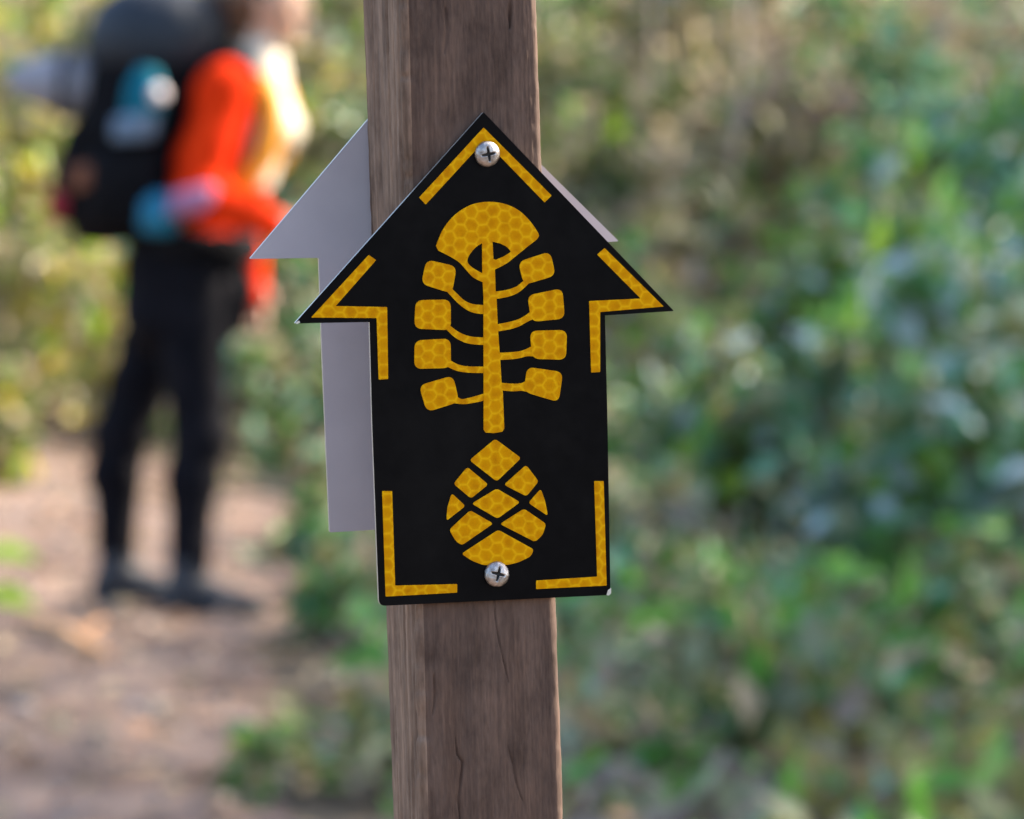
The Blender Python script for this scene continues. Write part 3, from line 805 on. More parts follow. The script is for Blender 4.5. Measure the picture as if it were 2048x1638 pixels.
big_leaf_plant('wide_leaf_plant', 'small green plant with broad leaves at the bottom of the path edge', gx(545, Yb), Yb,
               [(0.0, 0, 0.12, 0.08, 0.05, 0.4, 0.1), (-0.02, -.01, 0.10, 0.085, 0.05, 2.9, 0.1), (0.02, -.02, 0.07, 0.07, 0.045, -1.0, 0.0)], LM['lime'], 'plants with broad lime leaves')
Yb = 15.0
big_leaf_plant('wide_leaf_plant', 'single lime leaved sprig in front of the right hand bushes', gx(1970, Yb), 11.4,
               [(0.0, 0, 0.80, 0.06, 0.05, 0.4, 0.3), (-0.03, -.01, 0.70, 0.05, 0.04, 2.9, 0.1)], LM['lime'], 'plants with broad lime leaves')

# dead stems standing on the slope
for k, (px0, py0, px1, py1, Yd, r, lab) in enumerate([
        (1420, 640, 1500, -80, 21.0, 0.016, 'pale leaning dead stem on the slope right of the post'),
        (1700, 420, 1490, 80, 21.4, 0.013, 'tan dead branch slanting down to the right'),
        (1270, 520, 1310, -60, 22.5, 0.014, 'thin upright dead stem nearest to the post'),
        (1580, 600, 1640, 60, 22.2, 0.012, 'thin dead stem left of the high teal bush')]):
    a = Vector((gx(px0, Yd), Yd, 0)); a.z = gzv(a.x, Yd) - 0.05
    b = Vector((gx(px1, Yd), Yd + 0.2, gz(py1, Yd)))
    t = thing('dead_stem', lab, 'branch', a, None, 'dead stems on the slope')
    e = b - a; m = e * 0.5 + Vector((0.04, 0, 0.02))
    v, f = join([tube([(0, 0, 0), m, e], r, r * 0.4, 7), tube([m, m + Vector((0.12, 0.05, 0.22))], r * 0.5, r * 0.2, 5), tube([e * 0.75, e * 0.75 + Vector((-0.1, 0.02, 0.18))], r * 0.4, r * 0.2, 5)])
    link('stem', pydata('stem', v, f, True), M['deadwood'], t)
# fallen sticks, the last one made up for a sunlit patch of path
for k, (px0, py0, px1, py1, r, lab) in enumerate([
        (1120, 1555, 1330, 1615, 0.022, 'pale fallen stick lying right of the post foot'),
        (1405, 1500, 1480, 1380, 0.026, 'short grey stick propped under the bushes'),
        (640, 1395, 760, 1370, 0.014, 'dark fallen stick left of the post foot'),
        (60, 1262, 205, 1325, 0.034, 'thick orange stick standing in for a sunlit patch on the left of the path')]):
    def gp(px, py):
        d = ray(px, py); Yd = -CAM_Z / (d.z / d.y); return Vector((gx(px, Yd), Yd, gzv(gx(px, Yd), Yd) + 0.02))
    a, b = gp(px0, py0), gp(px1, py1)
    if k == 1: b = Vector((gx(px1, a.y), a.y + 0.05, gz(py1, a.y)))
    e = b - a
    t = thing('fallen_stick', lab, 'stick', a, None, 'sticks on the ground')
    v, f = join([tube([(0, 0, 0), e * 0.4 + Vector((0, 0.02, 0.01)), e * 0.7 + Vector((0, -0.01, 0.006)), e], r, r * 0.6, 8), tube([e * 0.55, e * 0.6 + Vector((0.06, 0.1, 0.05))], r * 0.5, r * 0.25, 6)])
    link('wood', pydata('wood', v, f, True), M['sunpatch_orange'] if k == 3 else M['deadwood'], t)

# ------------------------------------------------------------------ uncountable cover: leaf litter, undergrowth, dry grass, pebbles
def litter(name, label, n, region, mix, ll, seed, flat=True, on_path=None):
    rs = np.random.RandomState(seed)
    x = rs.uniform(region[0], region[1], n * 3); y = rs.uniform(region[2], region[3], n * 3)
    d = path_d(x, y)
    if on_path is True: keep = d < 0.75
    elif on_path is False: keep = (d > 0.72 + 0.25 * vnoise(x * 2, y * 2))
    else: keep = np.ones(len(x), bool)
    x, y = x[keep][:n], y[keep][:n]; n = len(x)
    z = ground_z(x, y)
    C = np.stack([x, y, z + 0.022 + 0.012 * rs.rand(n)], 1)
    D = np.stack([rs.normal(size=n), rs.normal(size=n), 0.25 * rs.normal(size=n)], 1)
    Nv = np.array([0, 0, 1.0]) + 0.35 * rs.normal(size=(n, 3))
    Ln = ll * (0.5 + rs.rand(n)); V, Fq = leaves_np(C, D, Nv, Ln, Ln * 0.5)
    mats, mi = pick(rs, mix, n)
    o = link(name, np_mesh(name, V, Fq, False, np.repeat(mi, 4)), mats)
    return tag(o, label, None, None, 'stuff')
litter('leaf_litter', 'dry fallen leaves scattered over the earth path', 1500, (-3, 0.6, 7, 20), {'dry': 3, 'straw': 2, 'rust': 2, 'greybrown': 4, 'brown': 2}, 0.055, 200, on_path=True)
litter('leaf_litter', 'brown fallen leaves covering the ground under the bushes', 9000, (-4, 4, 7, 21), {'dry': 2, 'straw': 1, 'greybrown': 4, 'brown': 3, 'olive': 4, 'sage': 2, 'rust': 0.6}, 0.07, 201, on_path=False)
def undergrowth(name, label, n, region, mix, hmax, ll, seed):
    rs = np.random.RandomState(seed)
    x = rs.uniform(region[0], region[1], n * 2); y = rs.uniform(region[2], region[3], n * 2)
    keep = path_d(x, y) > 0.95
    patch = vnoise(x * 1.1 + seed, y * 1.1)
    keep &= rs.rand(len(x)) < np.clip(patch * 1.6 - 0.1, 0.1, 1)
    x, y = x[keep][:n], y[keep][:n]; n = len(x); patch = vnoise(x * 1.1 + seed, y * 1.1)
    C = np.stack([x, y, ground_z(x, y) + rs.rand(n) ** 1.4 * hmax * (0.35 + patch)], 1)
    D = vec_rand(rs, n) + np.array([0, 0, 0.3]); Nv = vec_rand(rs, n) + np.array([0, -0.4, 0.6])
    Ln = ll * (0.5 + rs.rand(n)); V, Fq = leaves_np(C, D, Nv, Ln, Ln * 0.4)
    # colour comes in drifts
    keys = list(mix); w0 = np.array([mix[k] for k in keys], float)
    dr = np.stack([vnoise(x * 0.9 + 17 * i, y * 0.9 + 31 * i) for i in range(len(keys))], 1) ** 3 * w0
    dr += 0.02 * w0; cum = np.cumsum(dr / dr.sum(1, keepdims=True), 1)
    mi = (rs.rand(n, 1) > cum).sum(1).clip(0, len(keys) - 1)
    o = link(name, np_mesh(name, V, Fq, False, np.repeat(mi, 4)), [LM[k] for k in keys])
    return tag(o, label, None, None, 'stuff')
undergrowth('undergrowth', 'tangled dry and green undergrowth covering the slope', 36000, (-9, 9, 18.6, 36), {'dry': 3, 'straw': 2, 'olive': 4, 'green': 2.6, 'greybrown': 3, 'lime': 0.5, 'teal': 1.0, 'sage': 4}, 0.65, 0.16, 210)
undergrowth('ground_cover', 'low creeping ground cover right of the path', 8000, (-0.8, 3.6, 7.4, 19), {'olive': 4, 'green': 3.5, 'dry': 1.6, 'sage': 3, 'greybrown': 2, 'teal': 1.2}, 0.24, 0.11, 211)
def dry_grass(n, region, seed):
    rs = np.random.RandomState(seed)
    x = rs.uniform(region[0], region[1], n * 2); y = rs.uniform(region[2], region[3], n * 2)
    keep = (path_d(x, y) > 0.85) & ~((x > -1.3) & (x < -0.2) & (y < 20)) & (rs.rand(n * 2) < np.clip(vnoise(x * 1.4 + 9, y * 1.4) * 2.2 - 0.6, 0, 1)); x, y = x[keep][:n], y[keep][:n]; n = len(x)
    L = rs.uniform(0.2, 0.6, n)
    D = np.stack([rs.normal(size=n) * 0.3, rs.normal(size=n) * 0.3, np.ones(n)], 1)
    C = np.stack([x, y, ground_z(x, y)], 1) + D * L[:, None] * 0.45
    V, Fq = leaves_np(C, D, vec_rand(rs, n), L, 0.007 + 0.006 * rs.rand(n))
    mats, mi = pick(rs, {'straw': 4, 'dry': 3, 'olive': 2, 'lime': 0.5}, n)
    tag(link('dry_grass', np_mesh('dry_grass', V, Fq, False, np.repeat(mi, 4)), mats), 'tufts of dry straw grass on the bank and slope', None, None, 'stuff')
dry_grass(8000, (-7, 7, 15, 30), 220)
def pebbles(n, region, seed):
    rs = np.random.RandomState(seed)
    x = rs.uniform(region[0], region[1], n * 3); y = rs.uniform(region[2], region[3], n * 3)
    keep = path_d(x, y) < 0.7; x, y = x[keep][:n], y[keep][:n]; n = len(x)
    z = ground_z(x, y) + 0.012
    ph = (1 + 5 ** 0.5) / 2
    oct_v = np.array([[-1, ph, 0], [1, ph, 0], [-1, -ph, 0], [1, -ph, 0], [0, -1, ph], [0, 1, ph], [0, -1, -ph], [0, 1, -ph], [ph, 0, -1], [ph, 0, 1], [-ph, 0, -1], [-ph, 0, 1]]) / 1.9
    oct_f = np.array([[0, 11, 5], [0, 5, 1], [0, 1, 7], [0, 7, 10], [0, 10, 11], [1, 5, 9], [5, 11, 4], [11, 10, 2], [10, 7, 6], [7, 1, 8], [3, 9, 4], [3, 4, 2], [3, 2, 6], [3, 6, 8], [3, 8, 9], [4, 9, 5], [2, 4, 11], [6, 2, 10], [8, 6, 7], [9, 8, 1]])
    r = (0.008 + 0.022 * rs.rand(n) ** 3)
    V = np.stack([x, y, z], 1)[:, None, :] + oct_v[None] * (r[:, None] * (0.75 + 0.5 * rs.rand(n, 12)))[:, :, None] * np.array([1, 1, 0.7])
    Fq = (np.arange(n) * 12)[:, None, None] + oct_f[None]
    tag(link('pebbles', np_mesh('pebbles', V.reshape(-1, 3), Fq.reshape(-1, 3), True), noisy('pebble', (0.17, 0.14, 0.125), (0.34, 0.29, 0.27), 9, 0.8)), 'small grey pebbles on the earth path', None, None, 'stuff')
pebbles(900, (-3, 1, 6, 20), 230)

# ------------------------------------------------------------------ the hiker
HY = 13.0
HX = gx(322, HY)
HZ = gzv(HX, HY) + 0.012
class Field:
    """a signed distance field on a grid, blended from tapered limbs, meshed as one continuous surface"""
    def __init__(s, lo, hi, res):
        s.lo = np.array(lo, float); s.res = res
        n = np.ceil((np.array(hi) - s.lo) / res).astype(int) + 1
        s.D = np.full(n, 1.0, np.float32)
    def grid(s, lo, hi):
        i0 = np.clip(np.floor((np.array(lo) - s.lo) / s.res).astype(int), 0, np.array(s.D.shape) - 1)
        i1 = np.clip(np.ceil((np.array(hi) - s.lo) / s.res).astype(int) + 1, 1, np.array(s.D.shape))
        sl = tuple(slice(a, b) for a, b in zip(i0, i1))
        ax = [s.lo[k] + s.res * np.arange(i0[k], i1[k]) for k in range(3)]
        return sl, np.meshgrid(*ax, indexing='ij')
    def dist(s, a, b, ra, rb, sy, g):
        a = np.array(a, float); b = np.array(b, float)
        x, y, z = g
        y = (y - a[1]) / sy + a[1]; by = (b[1] - a[1]) / sy + a[1]
        d = np.array([b[0] - a[0], by - a[1], b[2] - a[2]]); L2 = max(d @ d, 1e-9)
        t = np.clip(((x - a[0]) * d[0] + (y - a[1]) * d[1] + (z - a[2]) * d[2]) / L2, 0, 1)
        q = np.sqrt((x - a[0] - t * d[0]) ** 2 + (y - a[1] - t * d[1]) ** 2 + (z - a[2] - t * d[2]) ** 2)
        return q - (ra + (rb - ra) * t)
    def limb(s, a, b, ra, rb=None, k=0.02, sy=1.0, cut=False):
        rb = ra if rb is None else rb
        m = max(ra, rb) * max(1, sy) + k + 3 * s.res
        lo = np.minimum(a, b) - m; hi = np.maximum(a, b) + m
        sl, g = s.grid(lo, hi)
        d = s.dist(a, b, ra, rb, sy, g).astype(np.float32)
        if cut:
            h = np.clip(0.5 - 0.5 * (s.D[sl] + d) / k, 0, 1); s.D[sl] = s.D[sl] * (1 - h) - d * h + k * h * (1 - h); return
        D = s.D[sl]; h = np.clip(0.5 + 0.5 * (D - d) / k, 0, 1)
        s.D[sl] = D * (1 - h) + d * h - k * h * (1 - h)
    def chain(s, pts, k=0.02, sy=1.0):
        for (a, ra), (b, rb) in zip(pts[:-1], pts[1:]): s.limb(a, b, ra, rb, k, sy)
    def clip(s, fn):
        sl, g = s.grid(s.lo, s.lo + s.res * (np.array(s.D.shape) - 1))
        s.D = np.maximum(s.D, fn(*g).astype(np.float32))
    def mesh(s, name):
        D = s.D.copy()
        for ax in range(3):
            for e in (0, -1):
                ix = [slice(None)] * 3; ix[ax] = e; D[tuple(ix)] = np.maximum(D[tuple(ix)], 0.001)
        ins = D < 0
        n = np.array(D.shape)
        cnt = np.zeros(n - 1, int)
        offs = [(i, j, k) for i in (0, 1) for j in (0, 1) for k in (0, 1)]
        sub = lambda A, o: A[o[0]:n[0] - 1 + o[0], o[1]:n[1] - 1 + o[1], o[2]:n[2] - 1 + o[2]]
        for o in offs: cnt += sub(ins, o)
        act = np.argwhere((cnt > 0) & (cnt < 8))
        idm = np.full(n - 1, -1, int); idm[tuple(act.T)] = np.arange(len(act))
        acc = np.zeros((len(act), 3)); c = np.zeros(len(act))
        for o in offs:
            for ax in range(3):
                if o[ax]: continue
                o2 = list(o); o2[ax] = 1
                p = act + np.array(o); q = act + np.array(o2)
                da = D[tuple(p.T)]; db = D[tuple(q.T)]
                m = (da < 0) != (db < 0)
                t = np.where(m, da / np.where(m, da - db, 1), 0)
                pos = np.tile(np.array(o, float), (len(act), 1)); pos[:, ax] += t
                acc[m] += pos[m]; c[m] += 1
        V = s.lo + s.res * (act + acc / c[:, None])
        Q = []
        for ax in range(3):
            u, w = (ax + 1) % 3, (ax + 2) % 3
            A = np.take(ins, range(0, n[ax] - 1), ax); B = np.take(ins, range(1, n[ax]), ax)
            e = np.argwhere(A != B)
            e = e[(e[:, u] > 0) & (e[:, w] > 0) & (e[:, u] < n[u] - 1) & (e[:, w] < n[w] - 1)]
            flip = A[tuple(e.T)]
            eu = np.zeros(3, int); eu[u] = 1; ew = np.zeros(3, int); ew[w] = 1
            q = np.stack([idm[tuple((e - eu - ew).T)], idm[tuple((e - ew).T)], idm[tuple(e.T)], idm[tuple((e - eu).T)]], 1)
            q[~flip] = q[~flip][:, ::-1]
            Q.append(q)
        return np_mesh(name, V, np.vstack(Q), True)
# joints in metres: +x is where the hiker faces, -y towards the camera
J = dict(pel=(0.055, 0, 0.93), sp1=(0.085, 0, 1.06), sp2=(0.135, 0, 1.20), ch=(0.185, 0, 1.33), nb=(0.235, 0, 1.44), nk=(0.262, 0, 1.495),
         shn=(0.195, -0.165, 1.395), shf=(0.215, 0.165, 1.395), eln=(0.135, -0.245, 1.115), wrn=(0.345, -0.215, 1.035),
         elf=(0.195, 0.235, 1.11), wrf=(0.215, 0.19, 0.885),
         hpn=(0.085, -0.085, 0.88), hpf=(0.03, 0.085, 0.88), knn=(0.12, -0.11, 0.47), knf=(-0.125, 0.09, 0.46),
         ann=(0.09, -0.14, 0.09), anf=(-0.135, 0.09, 0.095))
def lerp(a, b, t): return tuple(np.array(a) * (1 - t) + np.array(b) * t)
def off(a, x, y, z): return (a[0] + x, a[1] + y, a[2] + z)
ARMS = (('shn', 'eln', 'wrn', (0, 0, 1), (0, -1, 0.2)), ('shf', 'elf', 'wrf', (1, 0, 0), (0, 1, 0)))
LEGS = (('hpn', 'knn', 'ann'), ('hpf', 'knf', 'anf'))
LO, HI = (-0.30, -0.36, 0.0), (0.50, 0.36, 1.80)
def hand(fd, w, d, up, side):
    """palm, four unequal bent fingers and a thumb from the wrist w; up = back of the hand, side = thumb side"""
    w = np.array(w); d = np.array(d, float); d /= np.linalg.norm(d)
    side = np.array(side, float); side -= d * (side @ d); side /= np.linalg.norm(side)
    up = np.array(up, float); up -= d * (up @ d); up -= side * (up @ side); up /= np.linalg.norm(up)
    fd.limb(w, w + d * 0.03, 0.024, 0.026, 0.012)
    for o in (-0.024, -0.008, 0.008, 0.024): fd.limb(w + d * 0.03 + side * o * 0.6, w + d * 0.082 + side * o, 0.014, 0.0115, 0.008)
    for o, L in ((0.029, 0.066), (0.010, 0.076), (-0.010, 0.071), (-0.029, 0.055)):
        a = w + d * 0.085 + side * o; b = a + d * L * 0.48 + side * o * 0.12 - up * L * 0.14; c = b + d * L * 0.26 - up * L * 0.26; e = c + d * L * 0.10 - up * L * 0.24
        fd.limb(a, b, 0.0098, 0.0088, 0.003); fd.limb(b, c, 0.0088, 0.0082, 0.003); fd.limb(c, e, 0.0082, 0.0072, 0.003)
    a = w + d * 0.022 + side * 0.022; b = w + d * 0.055 + side * 0.050 - up * 0.010; c = w + d * 0.082 + side * 0.054 - up * 0.020
    fd.limb(a, b, 0.014, 0.011, 0.006); fd.limb(b, c, 0.0105, 0.0085, 0.003)
def body():
    f = Field(LO, HI, 0.0055)
    f.limb(J['pel'], J['sp1'], 0.105, 0.092, 0.03, 1.42); f.limb(J['sp1'], J['sp2'], 0.092, 0.10, 0.03, 1.42); f.limb(J['sp2'], J['ch'], 0.10, 0.098, 0.03, 1.45)
    f.limb(J['shn'], J['shf'], 0.058, 0.058, 0.06); f.limb(J['ch'], J['nk'], 0.075, 0.050, 0.04)
    f.limb(J['nk'], (0.272, 0, 1.56), 0.052, 0.052, 0.02)
    # head: skull, face, jaw, brow, cheeks, nose, ears
    f.limb((0.262, 0, 1.658), (0.292, 0, 1.650), 0.094, 0.086, 0.03, 0.86); f.limb((0.305, 0, 1.62), (0.325, 0, 1.565), 0.070, 0.048, 0.03, 0.92); f.limb((0.335, 0, 1.552), (0.352, 0, 1.545), 0.028, 0.022, 0.02, 1.1)
    f.limb((0.362, -0.030, 1.655), (0.362, 0.030, 1.655), 0.014, 0.014, 0.015)
    for sy in (-1, 1):
        f.limb((0.340, 0.036 * sy, 1.605), (0.345, 0.034 * sy, 1.598), 0.026, 0.022, 0.015)
        f.limb((0.276, 0.078 * sy, 1.640), (0.284, 0.080 * sy, 1.600), 0.018, 0.011, 0.006, 0.6)
        f.limb((0.384, 0.031 * sy, 1.636), (0.384, 0.031 * sy, 1.634), 0.012, 0.012, 0.010, cut=True)
    f.limb((0.372, 0, 1.640), (0.394, 0, 1.602), 0.010, 0.014, 0.010); f.limb((0.382, -0.010, 1.598), (0.382, 0.010, 1.598), 0.010, 0.010, 0.006)
    for sh, el, wr, tw, up in ARMS:
        f.limb(J[sh], J[el], 0.055, 0.040, 0.03); f.limb(J[el], lerp(J[el], J[wr], 0.3), 0.040, 0.041, 0.02); f.limb(lerp(J[el], J[wr], 0.3), J[wr], 0.041, 0.026, 0.02)
        hand(f, J[wr], np.array(J[wr]) - np.array(J[el]), up, tw)
    for hp, kn, an in LEGS:
        f.limb(J[hp], J[kn], 0.088, 0.055, 0.04); c = off(lerp(J[kn], J[an], 0.3), -0.018, 0, 0)
        f.limb(J[kn], c, 0.055, 0.054, 0.03); f.limb(c, J[an], 0.054, 0.036, 0.03)
        f.limb(J[an], off(J[an], -0.03, 0, -0.045), 0.036, 0.032, 0.02); f.limb(off(J[an], 0, 0, -0.03), off(J[an], 0.14, -0.012, -0.062), 0.036, 0.022, 0.02, 1.25)
    return f.mesh('person_body')
M['skin'] = noisy('skin', (0.56, 0.33, 0.235), (0.64, 0.40, 0.29), 14, 0.5, spec=0.35)
M['orange'] = noisy('orange_fabric', (0.70, 0.028, 0.004), (0.84, 0.046, 0.005), 18, 0.85, bump=0.4, bscale=16, spec=0.06)
M['trouser'] = noisy('black_trousers', (0.004, 0.004, 0.0065), (0.009, 0.0085, 0.012), 14, 0.9, bump=0.4, bscale=12, spec=0.1)
M['cream'] = noisy('cream_cloth', (0.66, 0.57, 0.46), (0.76, 0.67, 0.55), 22, 0.8, bump=0.3, bscale=18, spec=0.2)
M['hair'] = noisy('brown_hair', (0.085, 0.042, 0.024), (0.18, 0.095, 0.055), 60, 0.5, stretch=(1, 1, 0.15), bump=0.5)
M['boot'] = noisy('dark_blue_boot', (0.012, 0.014, 0.021), (0.035, 0.039, 0.050), 25, 0.7, bump=0.3)
M['sole'] = noisy('boot_sole', (0.05, 0.05, 0.055), (0.09, 0.09, 0.095), 40, 0.85)
person = thing('person', 'person in an orange top and black trousers walking with a large backpack', 'person', (HX, HY, HZ))
person.rotation_euler = (0, 0, R(-4))
link('body', body(), M['skin'], person)
def wrinkle(f, amp, sx, sz):
    sl, g = f.grid(f.lo, f.lo + f.res * (np.array(f.D.shape) - 1))
    f.D += ((vnoise(g[0] * sx + g[1] * sx * 0.7 + 3, g[2] * sz + g[1] * sx * 0.5) - 0.5) * 2 * amp).astype(np.float32)
def top():
    f = Field(LO, HI, 0.008)
    f.limb((0.066, 0, 0.985), J['sp1'], 0.118, 0.108, 0.03, 1.38); f.limb(J['sp1'], J['sp2'], 0.108, 0.116, 0.03, 1.38); f.limb(J['sp2'], J['ch'], 0.116, 0.118, 0.03, 1.40)
    f.limb(J['shn'], J['shf'], 0.074, 0.074, 0.06); f.limb(J['ch'], (0.238, 0, 1.445), 0.095, 0.072, 0.04)
    for sh, el, wr, tw, up in ARMS:
        f.limb(J[sh], J[el], 0.072, 0.058, 0.03); f.limb(J[el], lerp(J[el], J[wr], 0.94 if el == 'eln' else 1.28), 0.058, 0.042, 0.02)
    wrinkle(f, 0.006, 9, 22)
    f.clip(lambda x, y, z: np.maximum(np.where(y > 0.13, 0.80, 0.90) - z, z - 0.35 * (x - 0.2) - 1.475))
    return f.mesh('top')
link('long_sleeved_top', top(), M['orange'], person)
def trousers():
    f = Field(LO, HI, 0.008)
    f.limb(J['pel'], (0.066, 0, 1.0), 0.116, 0.108, 0.03, 1.36)
    for hp, kn, an in LEGS:
        f.limb(J[hp], J[kn], 0.108, 0.072, 0.05); c = off(lerp(J[kn], J[an], 0.3), -0.014, 0, 0)
        f.limb(J[kn], c, 0.072, 0.068, 0.03); f.limb(c, off(J[an], 0, 0, -0.02), 0.068, 0.050, 0.03)
    wrinkle(f, 0.005, 8, 16)
    f.clip(lambda x, y, z: 0.075 - z)
    return f.mesh('trousers')
link('trousers', trousers(), M['trouser'], person)
def waist_jacket():
    f = Field(LO, HI, 0.008)
    f.limb((0.06, 0, 1.0), (0.045, 0, 0.92), 0.128, 0.136, 0.02, 1.36); f.limb((0.045, 0, 0.92), (0.02, 0, 0.80), 0.136, 0.130, 0.02, 1.38)
    f.limb((0.175, -0.05, 0.97), (0.20, -0.03, 0.965), 0.038, 0.036, 0.02)
    f.chain([((0.20, -0.05, 0.96), 0.030), ((0.205, -0.075, 0.85), 0.030), ((0.185, -0.08, 0.73), 0.024)], 0.02)
    f.chain([((0.20, -0.02, 0.96), 0.030), ((0.215, 0.02, 0.86), 0.030), ((0.205, 0.03, 0.76), 0.024)], 0.02)
    wrinkle(f, 0.007, 16, 7)
    f.clip(lambda x, y, z: np.maximum(z - 1.02, 0.72 + 0.10 * np.clip((x - 0.02) / 0.1, -1, 1) * (x < 0.16) - z))
    return f.mesh('jacket')
link('jacket_round_waist', waist_jacket(), M['trouser'], person)
def shirt_front():
    f = Field(LO, HI, 0.007)
    f.limb(J['nk'], (0.255, 0, 1.44), 0.066, 0.082, 0.02, 1.05); f.limb((0.262, 0, 1.44), (0.268, 0, 1.33), 0.070, 0.076, 0.03, 1.25)
    for sy in (-1, 1): f.limb((0.283, 0.055 * sy, 1.36), (0.305, 0.060 * sy, 1.29), 0.062, 0.072, 0.03)
    f.limb((0.262, 0, 1.30), (0.228, 0, 1.16), 0.085, 0.080, 0.03, 1.2)
    wrinkle(f, 0.004, 10, 20)
    f.clip(lambda x, y, z: np.maximum(1.13 - z, z - 0.3 * (x - 0.26) - 1.525))
    return f.mesh('shirt_front')
link('shirt_front', shirt_front(), M['cream'], person)
def hair():
    f = Field((0.10, -0.2, 1.40), (0.45, 0.2, 1.80), 0.006)
    f.limb((0.258, 0, 1.662), (0.288, 0, 1.662), 0.106, 0.097, 0.03, 0.88); f.limb((0.235, 0, 1.63), (0.222, 0, 1.575), 0.082, 0.060, 0.03, 0.95)
    f.limb((0.165, 0, 1.665), (0.150, 0, 1.655), 0.030, 0.028, 0.01)
    f.chain([((0.148, 0, 1.655), 0.030), ((0.125, 0, 1.60), 0.032), ((0.135, 0, 1.52), 0.016)], 0.01)
    sl, g = f.grid(f.lo, f.lo + f.res * (np.array(f.D.shape) - 1))
    f.D += ((vnoise(np.arctan2(g[1], g[0] - 0.26) * 14, g[2] * 10) - 0.5) * 0.010).astype(np.float32)
    # hairline: leave the face, ears and nape free
    f.clip(lambda x, y, z: np.where(z < 1.70, np.maximum(x - 0.285 - 0.5 * (z - 1.62), 0.0) * 1.0 + (x - 0.285 - 0.5 * (z - 1.62) < 0) * -0.01, -0.01 + 0 * x))
    return f.mesh('hair')
link('hair', hair(), M['hair'], person)
def ball(name, a, b, ra, rb, mat, res=0.0025, sy=1.0):
    a = np.array(a); b = np.array(b); m = max(ra, rb) * max(1, sy) + 4 * res
    f = Field(np.minimum(a, b) - m, np.maximum(a, b) + m, res); f.limb(a, b, ra, rb, 0.002, sy)
    return link(name, f.mesh(name), mat, person)
M['lip'] = noisy('lips', (0.46, 0.17, 0.14), (0.52, 0.21, 0.17), 30, 0.45)
M['eye'] = noisy('eye', (0.03, 0.02, 0.015), (0.06, 0.04, 0.03), 20, 0.2)
M['eyewhite'] = noisy('eye_white', (0.70, 0.66, 0.63), (0.78, 0.74, 0.71), 20, 0.25)
ball('mouth', (0.366, -0.020, 1.571), (0.366, 0.020, 1.571), 0.008, 0.008, M['lip'])
for sy in (-1, 1):
    e = ball('eye', (0.366, 0.031 * sy, 1.635), (0.3661, 0.031 * sy, 1.635), 0.0125, 0.0125, M['eyewhite'])
    i = ball('iris', (0.3745, 0.031 * sy, 1.635), (0.3746, 0.031 * sy, 1.635), 0.0062, 0.0062, M['eye'], 0.0014); i.parent = e
    ball('eyebrow', (0.374, 0.018 * sy, 1.660), (0.366, 0.044 * sy, 1.660), 0.005, 0.004, M['hair'])
def boot_field(an):
    f = Field(LO, (0.5, 0.36, 0.30), 0.006); a = J[an]
    f.limb(off(a, 0.0, 0, 0.075), off(a, -0.006, 0, -0.03), 0.056, 0.050, 0.02); f.limb(off(a, -0.02, 0, -0.05), off(a, -0.04, 0, -0.055), 0.042, 0.040, 0.02)
    f.limb(off(a, 0.0, 0, -0.02), off(a, 0.10, -0.010, -0.055), 0.050, 0.040, 0.03, 1.1); f.limb(off(a, 0.10, -0.010, -0.055), off(a, 0.185, -0.016, -0.066), 0.040, 0.030, 0.02, 1.25)
    return f
for an in ('ann', 'anf'):
    f = boot_field(an); f.clip(lambda x, y, z: np.maximum(0.018 - z, z - 0.145))
    b = link('boot', f.mesh('boot'), M['boot'], person)
    f = boot_field(an); f.D -= 0.006; f.clip(lambda x, y, z: np.maximum(-0.004 - z, z - 0.022))
    link('sole', f.mesh('sole'), M['sole'], b)

# ------------------------------------------------------------------ what the hiker carries
def loft(rings, seg=28, p=2.6):
    """rings: (cx, cy, z, hx, hy, tilt) -> closed superellipse body"""
    v = []; f = []
    for cx, cy, z, hx, hy, tl in rings:
        for k in range(seg):
            a = 2 * math.pi * k / seg; c, s_ = math.cos(a), math.sin(a)
            x = math.copysign(abs(c) ** (2 / p), c) * hx; y = math.copysign(abs(s_) ** (2 / p), s_) * hy
            v.append((cx + x, cy + y, z + tl * x))
    n = len(rings)
    for i in range(n - 1):
        for k in range(seg):
            a = i * seg + k; b = i * seg + (k + 1) % seg
            f.append((a, b, b + seg, a + seg))
    f.append(tuple(range(seg))[::-1]); f.append(tuple((n - 1) * seg + k for k in range(seg)))
    return v, f
def lofted(name, rings, mat, parent, p=2.6):
    v, f = loft(rings, p=p)
    return link(name, pydata(name, v, f, True), mat, parent)
M['pack_navy'] = noisy('navy_pack_fabric', (0.010, 0.015, 0.024), (0.018, 0.024, 0.036), 12, 0.6, bump=0.5, bscale=9, spec=0.4)
M['pack_black'] = noisy('black_pack_fabric', (0.0035, 0.0035, 0.0048), (0.0075, 0.007, 0.009), 16, 0.85, bump=0.5, bscale=11, spec=0.12)
M['strap'] = noisy('black_webbing', (0.006, 0.006, 0.008), (0.012, 0.012, 0.015), 60, 0.9, spec=0.08)
M['red'] = noisy('red_cloth', (0.32, 0.012, 0.025), (0.42, 0.025, 0.04), 30, 0.7)
M['rustcloth'] = noisy('rust_cloth', (0.16, 0.05, 0.02), (0.24, 0.08, 0.035), 30, 0.7)
M['teal'] = noisy('teal_plastic', (0.002, 0.11, 0.17), (0.005, 0.17, 0.24), 12, 0.75, spec=0.15)
M['blue'] = noisy('blue_pouch', (0.001, 0.12, 0.22), (0.003, 0.17, 0.29), 10, 0.7)
M['glint_pale'] = noisy('glint_pink_cap', (0.80, 0.68, 0.70), (0.86, 0.76, 0.78), 20, 0.3)  # pale pink painted in for the bright glint on the bottle
M['sunglow'] = noisy('sunglow_webbing', (0.80, 0.30, 0.006), (0.86, 0.38, 0.010), 40, 0.7)  # golden tone stands in for sun glare on the orange top
